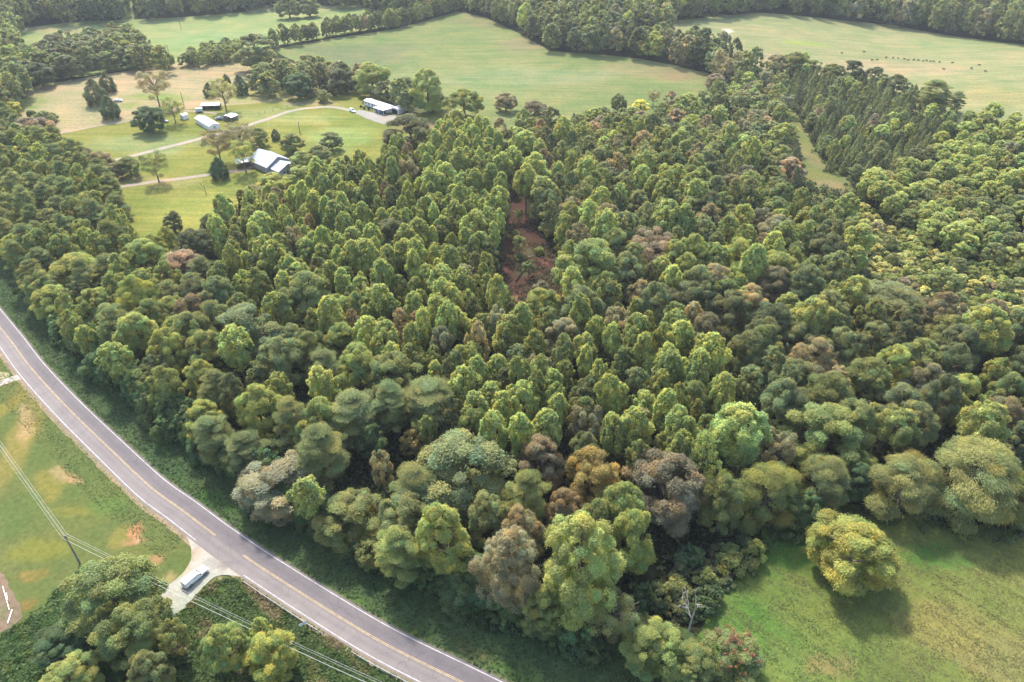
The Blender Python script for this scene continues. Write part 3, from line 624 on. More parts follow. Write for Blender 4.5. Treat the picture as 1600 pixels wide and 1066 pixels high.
# ---- trees one can point at
HEROES = [
 # wood edge along the road and the meadow, nearest first
 (905, 880, 130, 'tall', 'pale green', 'tall pale green tree bulging from the wood corner between road and meadow', 'the tall pale tree at the wood corner', 27),
 (795, 885, 95, 'tall', 'tan', 'tall tan-brown leaved tree at the wood edge left of the corner tree', 'the tall tan tree on the wood edge', 21),
 (850, 950, 60, 'oak', 'olive', 'olive tree low at the foot of the wood corner beside the tan tree', None, 12),
 (955, 960, 80, 'sparse', 'grey-green', 'greyish thin tree drooping low at the wood corner by the meadow', None, 13),
 (985, 845, 75, 'oak', 'light green', 'bright green airy tree right of the tall corner tree', 'the bright green tree by the corner', 19),
 (700, 835, 88, 'tall', 'yellow-green', 'tall yellow-green tree with bare lower trunk on the road-side wood edge', 'the tall yellow-green verge tree', 20),
 (622, 860, 72, 'pine', 'light green', 'leaning tree with light green tiers over the dark verge', 'the tiered light tree over the verge', 15),
 (550, 805, 105, 'oak', 'mid green', 'wide mid green tree overhanging the verge beside the grey-brown one', None, 12),
 (432, 755, 125, 'oak', 'grey-brown', 'large grey-brown autumn tree at the wood edge by the road bend', 'the grey-brown tree by the road', 12),
 (500, 705, 85, 'pine', 'pine green', 'bright pine standing behind the grey-brown roadside tree', 'the pine behind the grey-brown tree', 19),
 (720, 738, 155, 'oak', 'grey-green', 'very wide grey-green tree behind the road-side wood edge', 'the very wide grey-green tree', 19),
 (650, 765, 80, 'pine', 'pine green', 'rounded pine between the bare grey tree and the wide grey-green tree', None, 17),
 (597, 735, 34, 'sparse', 'grey-brown', 'bare grey tree caught between pines above the road', 'the bare grey tree among the pines', 14),
 (845, 722, 75, 'oak', 'rust-brown', 'small rust-brown tree left of the orange-yellow one', 'the small rust-brown tree', 16),
 (926, 745, 85, 'oak', 'orange', 'orange-yellow autumn tree between two brown trees', 'the orange-yellow tree', 17),
 (1042, 760, 118, 'oak', 'rust-brown', 'broad rust-brown tree near the meadow, largest of the brown ones', 'the broad rust-brown tree', 19),
 (880, 800, 60, 'oak', 'rust-brown', 'dull red-brown tree just above the tall corner tree', None, 15),
 (820, 775, 70, 'pine', 'mid green', 'soft green tree in front of the small rust-brown one', None, 18),
 (1098, 722, 52, 'tall', 'light green', 'slim bright green tree right beside the broad rust-brown tree', 'the slim bright green tree', 22),
 (1283, 678, 118, 'oak', 'light green', 'spreading light green tree on the wood edge behind the meadow', 'the spreading light green tree', 17),
 (1214, 705, 52, 'sparse', 'grey-brown', 'bare grey-purple tree left of the spreading light green tree', 'the bare grey-purple tree', 15),
 (1200, 765, 110, 'locust', 'olive', 'shaded olive tree hanging over the dark end of the meadow', 'the shaded olive tree', 15),
 (1290, 750, 90, 'locust', 'grey-green', 'shaded grey-green feathery tree below the spreading light green tree', None, 14),
 (1415, 752, 120, 'locust', 'olive-yellow', 'olive-yellow feathery tree on the meadow edge, the smaller of two', 'the smaller olive-yellow tree', 14),
 (1522, 740, 158, 'locust', 'olive-yellow', 'big olive-yellow feathery tree on the meadow edge at the right', 'the big olive-yellow tree', 17),
 (1592, 770, 70, 'locust', 'olive', 'olive tree cut by the frame behind the meadow', None, 13),
 (1335, 858, 128, 'oak', 'golden', 'round golden-yellow tree standing alone in the meadow', 'the golden tree in the meadow', 13.5),
 (1025, 1010, 92, 'oak', 'yellow-green', 'yellow-green bushy tree below the dead white snag', 'the yellow-green bush by the snag', 11),
 (1085, 1035, 70, 'oak', 'olive', 'olive bushy tree between the yellow-green bush and the red-topped one', None, 8),
 (1145, 1022, 92, 'oak', 'mid green', 'green bushy tree tipped with red flower clumps beside the meadow', 'the red-tipped bushy tree', 9),
 (1180, 860, 36, 'shrub', 'light green', 'light green shrub at the upper end of the meadow hedge', 'the light green hedge shrub', 5),
 (1142, 880, 44, 'shrub', 'olive', 'olive shrub in the hedge running into the meadow', None, 5),
 (1105, 905, 40, 'shrub', 'mid green', 'mid green shrub in the meadow hedge above the snag', None, 4.5),
 (1080, 870, 50, 'shrub', 'deep green', 'dark shrub in the shade behind the meadow hedge', None, 4),
 (1060, 920, 50, 'shrub', 'mid green', 'dull shrub left of the dead white snag', None, 4),
 (1000, 930, 46, 'shrub', 'deep green', 'dark shrub at the foot of the bright green corner tree', None, 4.5),
 # bottom left corner
 (172, 926, 135, 'oak', 'olive', 'big spreading olive-green tree beside the gravel drive, lower left', 'the big green tree by the drive', 15),
 (205, 985, 100, 'oak', 'olive', 'olive-green tree in front of the big one by the gravel drive', None, 13),
 (95, 1005, 80, 'oak', 'deep green', 'dark green bushy tree in the lower left corner thicket', None, 7),
 (352, 1010, 70, 'oak', 'yellow-green', 'yellow-green tree below the wires right of the drive', 'the yellow-green tree below the wires', 12),
 (422, 1025, 80, 'oak', 'golden', 'golden-yellow tree under the wires beside the guardrail bank', 'the golden tree under the wires', 11),
 (410, 992, 34, 'oak', 'light green', 'small light green treetop poking above the golden tree under the wires', None, 11),
 (232, 1050, 60, 'oak', 'grey-green', 'greyish tree at the bottom edge near the thicket', None, 11),
 (110, 1060, 85, 'oak', 'light green', 'light green tree cut by the bottom edge of the thicket', None, 9),
 (270, 995, 45, 'sparse', 'mid green', 'thin tree with bare limbs at the end of the gravel drive', None, 11),
 # left: pines, kudzu-hung edge
 (215, 470, 70, 'locust', 'yellow-green', 'feathery yellow-green tree rising from the left roadside wood', 'the feathery yellow-green tree', 19),
 (120, 425, 75, 'oak', 'yellow-green', 'yellow-topped tree at the foot of the left pine wood', 'the yellow-topped tree by the pines', 15),
 (225, 405, 66, 'oak', 'yellow-green', 'yellow-green domed tree near the lawn corner', 'the domed yellow-green tree', 16),
 (305, 385, 60, 'oak', 'dark green', 'dark round tree with paler top near the lawn corner', 'the dark round tree near the lawn', 15),
 (260, 375, 30, 'oak', 'light green', 'small bright green round tree left of the dark one near the lawn', None, 12),
 (285, 415, 70, 'oak', 'pinkish brown', 'pinkish brown thinning tree under the dark round one', 'the pinkish brown tree', 12),
 (270, 345, 28, 'oak', 'dark green', 'dark small tree at the lawn edge', None, 9),
 (330, 355, 36, 'oak', 'dark green', 'dark tree at the lawn edge below the farmhouse', None, 12),
 (480, 468, 85, 'oak', 'mid green', 'large rounded green tree among the poplars left of centre', 'the large green tree left of centre', 20),
 (385, 520, 110, 'oak', 'grey-green', 'wide pale grey-green tree in the left wood', 'the wide pale tree in the left wood', 18),
 (300, 525, 70, 'oak', 'mid green', 'round green tree left of the wide pale tree', None, 17),
 (430, 490, 50, 'oak', 'yellow-green', 'yellow-tinted tree beside the large green tree left of centre', None, 17),
 (530, 490, 55, 'oak', 'yellow-green', 'lime tree right of the large green tree left of centre', None, 15),
 (615, 372, 62, 'oak', 'dark green', 'dark blue-green dome amid pale poplars', 'the dark dome amid poplars', 17),
 (500, 430, 44, 'oak', 'dark green', 'small dark dome amid poplars, lower left', None, 15),
 (612, 590, 90, 'oak', 'mid green', 'wide green tree behind the dark hollow of pines', 'the wide green tree behind the hollow', 17),
 (560, 575, 70, 'oak', 'light green', 'light green spreading tree left of the wide green one by the hollow', None, 17),
 (535, 535, 60, 'oak', 'yellow-green', 'pale yellow tree above the dark pine hollow', 'the pale yellow tree above the hollow', 15),
 (555, 645, 90, 'pine', 'pine green', 'dark spreading pine at the left of the hollow', 'the pine left of the hollow', 17),
 (672, 625, 90, 'pine', 'pine green', 'dark spreading pine at the right of the hollow', 'the pine right of the hollow', 17),
 (610, 630, 64, 'pine', 'pine green', 'dark pine at the back of the hollow', None, 17),
 (582, 690, 50, 'oak', 'deep green', 'deep green tree at the bottom of the dark hollow', None, 12),
 (405, 640, 66, 'oak', 'light green', 'light green tree on the slope left of the hollow', None, 17),
 (455, 655, 60, 'pine', 'pine green', 'pine on the slope left of the hollow', None, 16),
 (330, 680, 66, 'pine', 'pine green', 'pine at the wood edge above the vine-hung bank', None, 15),
 (645, 690, 40, 'oak', 'orange', 'small rust-orange tree low in the dark hollow', None, 8),
 # around the clearing and to the right
 (822, 282, 38, 'poplar', 'light green', 'lone tall tree with long bare trunk in the red dirt clearing', 'the lone tree in the clearing', 20),
 (846, 476, 56, 'oak', 'light green', 'bright green tree at the near end of the red dirt clearing', 'the tree at the clearing end', 13),
 (812, 382, 24, 'sparse', 'olive', 'small thin tree left standing in the red dirt clearing', None, 8),
 (922, 415, 95, 'oak', 'light green', 'great domed green tree at the right side of the dirt clearing', 'the great dome by the clearing', 20),
 (893, 345, 50, 'oak', 'mid green', 'green round tree at the right side of the clearing', None, 17),
 (945, 345, 50, 'oak', 'brown', 'orange-brown tree right of the clearing', 'the orange-brown tree', 16),
 (1015, 390, 70, 'sparse', 'pinkish brown', 'half-bare pinkish tree with grey limbs right of the great dome', 'the pinkish half-bare tree', 17),
 (1000, 462, 42, 'oak', 'tan', 'small tan tree below the half-bare pinkish one', 'the small tan tree', 13),
 (1080, 475, 72, 'oak', 'dark green', 'dark green dome right of the small tan tree', 'the dark dome right of centre', 17),
 (995, 510, 42, 'poplar', 'light green', 'vivid green pointed tree below the small tan tree', 'the vivid green pointed tree', 17),
 (880, 528, 60, 'oak', 'tan', 'dull tan tree below the near end of the clearing', 'the dull tan tree', 14),
 (1145, 490, 66, 'oak', 'blue-green', 'blue-green dome right of the dark dome', None, 17),
 (1215, 425, 72, 'oak', 'yellow-green', 'yellow-green clumped dome on the right, above a row of pointed trees', 'the yellow-green dome on the right', 16),
 (1292, 395, 66, 'oak', 'dark green', 'dark green dome beside the yellow scrub on the right', 'the dark dome by the scrub', 17),
 (1215, 365, 56, 'oak', 'grey-brown', 'brown-green tree above the yellow-green dome on the right', None, 16),
 (1305, 605, 46, 'oak', 'tan', 'round tan tree above the spreading light green tree', 'the round tan tree', 15),
 (1395, 575, 60, 'oak', 'yellow-green', 'yellow-touched dark tree in the right wood', 'the yellow-touched tree', 16),
 (1445, 600, 56, 'oak', 'brown', 'brown tree right of the yellow-touched one', None, 15),
 (1500, 620, 60, 'oak', 'light green', 'pale tree with bright green sprays in the right wood', 'the pale spray tree', 16),
 (1555, 590, 46, 'oak', 'light green', 'vivid green tree near the right edge', None, 15),
 (1565, 655, 64, 'oak', 'brown', 'brown-topped tree near the right edge above the olive-yellow tree', None, 15),
 (1500, 545, 70, 'oak', 'dark green', 'dark dome in the right wood', None, 17),
 (1390, 470, 100, 'oak', 'grey-green', 'low wide grey-green tree below the yellow scrub', None, 12),
 (1480, 440, 46, 'oak', 'mid green', 'green round bush at the edge of yellow scrub', None, 9),
 (1330, 452, 44, 'poplar', 'pale green', 'pale pointed tree standing right of the row beneath the dome', None, 16),
 (811, 335, 13, 'sparse', 'olive', 'sapling high up in the red dirt clearing', None, 6), (806, 366, 16, 'oak', 'mid green', 'small green bush on the left side of the red dirt clearing', None, 4), (826, 418, 20, 'sparse', 'mid green', 'sapling beside the crossed logs in the red dirt clearing', None, 6),
 (846, 446, 24, 'shrub', 'grey-brown', 'dull brushy heap at the right foot of the red dirt clearing', None, 3), (862, 462, 22, 'shrub', 'mid green', 'green bush in the lower right corner of the red dirt clearing', None, 3), (843, 392, 16, 'shrub', 'olive', 'olive bush in the middle of the red dirt clearing', None, 3), (812, 402, 18, 'shrub', 'mid green', 'green bush at the left middle of the red dirt clearing', None, 3),
 # farm yard
 (147, 143, 34, 'cedar', 'dark green', 'dark egg-shaped cedar in the hay field, left of a pair', 'the pair of cedars in the hay field', 12),
 (166, 128, 26, 'cedar', 'blue-green', 'dark cedar in the hay field, behind the left of the pair', None, 11),
 (170, 167, 30, 'cedar', 'deep green', 'dark pointed cedar alone in front of the pair in the hay field', None, 12),
 (240, 132, 46, 'sparse', 'tan', 'nearly bare tan tree in the hay field', 'the bare tan tree in the hay field', 11),
 (268, 168, 32, 'sparse', 'yellow-green', 'thin pale tree with long bare trunk by the sheds', None, 14),
 (232, 184, 49, 'oak', 'deep green', 'dark round tree alone on the lawn with its shadow', 'the lone dark tree on the lawn', 12.5),
 (326, 140, 18, 'cedar', 'deep green', 'dark narrow cedar left of the yellowish tree by the open shed', None, 12),
 (347, 143, 40, 'sparse', 'olive-yellow', 'yellowish round tree between cedars by the open shed', 'the yellowish tree by the open shed', 11),
 (374, 132, 25, 'cedar', 'deep green', 'dark cedar right of the yellowish tree by the open shed', None, 13),
 (353, 124, 14, 'cedar', 'deep green', 'small cedar tip behind the yellowish tree', None, 11),
 (112, 258, 36, 'oak', 'brown', 'brown tree at the lawn edge where the gravel lane meets the pines', None, 9), (131, 243, 34, 'oak', 'rust-brown', 'rust tree at the lawn corner behind the three lane trees', None, 9), (178, 266, 30, 'oak', 'brown', 'low brown tree between the first two lane trees', None, 8),
 (157, 252, 42, 'oak', 'brown', 'brownish round tree, leftmost of three along the gravel lane', 'the three trees along the lane', 11),
 (200, 258, 38, 'oak', 'olive', 'olive tree, middle of three along the gravel lane', None, 10),
 (240, 256, 40, 'sparse', 'olive', 'thin greyish tree, rightmost of three along the gravel lane', None, 11),
 (338, 222, 44, 'sparse', 'brown', 'thin brown tree left of the farmhouse', 'the thin brown trees by the farmhouse', 15),
 (374, 212, 46, 'sparse', 'brown', 'thin brown tree behind the farmhouse carport', None, 15),
 (378, 240, 40, 'sparse', 'yellow-green', 'yellow-green thin tree in front of the carport', None, 11),
 (341, 262, 30, 'cedar', 'deep green', 'dark dense evergreen bush left of the farmhouse carport', None, 8),
 (318, 288, 22, 'dead', 'grey-brown', 'small bare tree alone on the front lawn', None, 8),
 (402, 212, 34, 'oak', 'olive', 'olive tree behind the farmhouse roof', None, 9),
 (430, 210, 15, 'cedar', 'blue-green', 'narrow blue-green tree behind the farmhouse', None, 9),
 (455, 222, 36, 'oak', 'mid green', 'green tree right behind the farmhouse', None, 9),
 (517, 219, 34, 'oak', 'grey-green', 'grey-green round tree alone on the lawn right of the farmhouse', 'the round tree right of the farmhouse', 9),
 (472, 250, 38, 'oak', 'light green', 'light green tree at the right end of the farmhouse', None, 8),
 (497, 242, 42, 'oak', 'olive-yellow', 'soft yellowish tree right of the farmhouse', None, 9),
 (425, 287, 48, 'oak', 'yellow-green', 'yellow-green tree in front of the farmhouse', None, 7),
 (470, 275, 46, 'oak', 'yellow-green', 'yellow-green tree at the front corner of the farmhouse', None, 7),
 (400, 306, 34, 'sparse', 'grey-brown', 'grey leafless bush below the farmhouse', None, 6),
 (505, 149, 22, 'oak', 'olive', 'small round olive tree at the lawn edge by the fence', None, 6.5),
 (493, 146, 10, 'cedar', 'mid green', 'thin green bush left of the small round olive tree', None, 6),
 (466, 131, 46, 'oak', 'deep green', 'dark broad evergreen-like tree behind the field fence', 'the dark broad tree behind the fence', 11),
 (530, 124, 46, 'oak', 'dark green', 'dark tree left of the white mobile home', 'the dark tree left of the mobile home', 15),
 (580, 120, 60, 'oak', 'yellow-green', 'yellow-topped tree behind the white mobile home', 'the yellow-topped tree behind the mobile home', 16),
 (635, 137, 44, 'oak', 'grey-green', 'grey-green tree right behind the mobile home', None, 16),
 (668, 138, 52, 'tall', 'yellow-green', 'tall yellow-green tree right of the mobile home', 'the tall tree right of the mobile home', 20),
 (680, 155, 34, 'oak', 'dark green', 'dark tree below the tall one right of the mobile home', None, 14),
 (725, 158, 54, 'oak', 'yellow-green', 'round yellow-green tree on the pasture edge right of the mobile home', None, 13),
 (412, 114, 44, 'oak', 'olive', 'olive tree in the row behind the lawn', None, 11),
 (440, 106, 40, 'oak', 'dark green', 'dark tree in the row behind the lawn', None, 12),
 (480, 102, 44, 'oak', 'grey-green', 'grey-green tree in the row behind the lawn', None, 12),
 (398, 78, 66, 'oak', 'grey-green', 'big grey-green tree where the hedgerow meets the hay field', 'the big grey tree at the hedgerow end', 19),
 (18, 168, 26, 'oak', 'yellow', 'yellow tree at the left edge by the hay field', None, 9),
 (70, 182, 34, 'shrub', 'grey-green', 'grey-green bush at the corner of the hay field', None, 6),
 (48, 178, 14, 'shrub', 'deep green', 'small dark bush at the corner of the hay field', None, 4),
 (92, 246, 34, 'oak', 'yellow', 'yellow tree at the top of the left pine wood', 'the yellow tree atop the pine wood', 12),
 (50, 205, 62, 'oak', 'pinkish brown', 'pinkish brown tree behind the left pine wood', None, 12),
 (640, 210, 84, 'oak', 'dark green', 'wide dark tree at the lawn edge, left of the tree line', 'the wide dark tree at the lawn edge', 15),
 (790, 158, 34, 'oak', 'brown', 'brown-topped tree on the near edge of the big pasture', None, 11),
 (835, 172, 40, 'oak', 'rust-brown', 'rust tree on the near edge of the big pasture', 'the rust tree on the pasture edge', 11),
 (973, 160, 24, 'poplar', 'mid green', 'slim green tree standing above the pasture edge', 'the slim tree on the pasture edge', 13),
 (1000, 165, 26, 'oak', 'yellow', 'small yellow tree right of the slim tree on the pasture edge', None, 9),
 (1022, 150, 20, 'sparse', 'grey-brown', 'thin reddish bare tree on the pasture edge', None, 14),
 (1118, 126, 30, 'oak', 'pinkish brown', 'pinkish brown round tree at the pasture corner', None, 12),
 (1215, 98, 36, 'oak', 'grey-brown', 'grey-brown tree on the far left corner of the conifer plantation', None, 12), (1243, 96, 40, 'oak', 'mid green', 'mid green tree rising over the back of the conifer plantation', None, 13),
 (1300, 112, 34, 'oak', 'olive', 'olive tree on the back edge of the conifer plantation', None, 10), (1332, 110, 42, 'oak', 'dark green', 'dark broad tree on the back edge of the conifer plantation', None, 11), (1367, 119, 38, 'oak', 'dark green', 'second dark broad tree on the back edge of the conifer plantation', None, 11), (1400, 130, 36, 'oak', 'blue-green', 'blue-green tree on the back edge of the conifer plantation', None, 11), (1270, 104, 28, 'oak', 'olive', 'small olive tree near the back left of the conifer plantation', None, 10),
 (1460, 145, 52, 'pine', 'mid green', 'big soft pine at the far corner of the plantation', 'the big pine at the plantation corner', 14),
 (1495, 155, 30, 'pine', 'pine green', 'dark pine at the plantation corner beside the big soft one', None, 13),
 (85, 70, 44, 'oak', 'dark green', 'dark tree in the far left tree line', 'the far left tree line', 20), (130, 80, 43, 'oak', 'grey-green', 'grey-green tree second in the far left tree line', None, 19),
 (175, 62, 47, 'oak', 'grey-green', 'tallest grey tree in the far left tree line', None, 22), (208, 66, 37, 'oak', 'grey-green', 'grey tree right of the tallest in the far left tree line', None, 20),
 (238, 82, 28, 'oak', 'dark green', 'dark tree at the right end of the far left tree line', None, 16), (260, 94, 24, 'oak', 'mid green', 'low bush ending the far left tree line', None, 9),
 (45, 86, 43, 'oak', 'dark green', 'dark tree at the left end of the far left tree line', None, 19), (105, 102, 43, 'oak', 'dark green', 'dark lower tree in front of the far left tree line', None, 13), (60, 114, 43, 'oak', 'dark green', 'dark low tree at the foot of the far left tree line', None, 13), (165, 94, 36, 'oak', 'mid green', 'mid green lower tree in the far left tree line', None, 12),
 (450, 8, 40, 'oak', 'mid green', 'round copse tree on the upper pasture', 'the copse on the upper pasture', 14), (482, 8, 36, 'oak', 'mid green', 'right-hand copse tree on the upper pasture', None, 13),
]
for hrow in HEROES: put(*hrow)

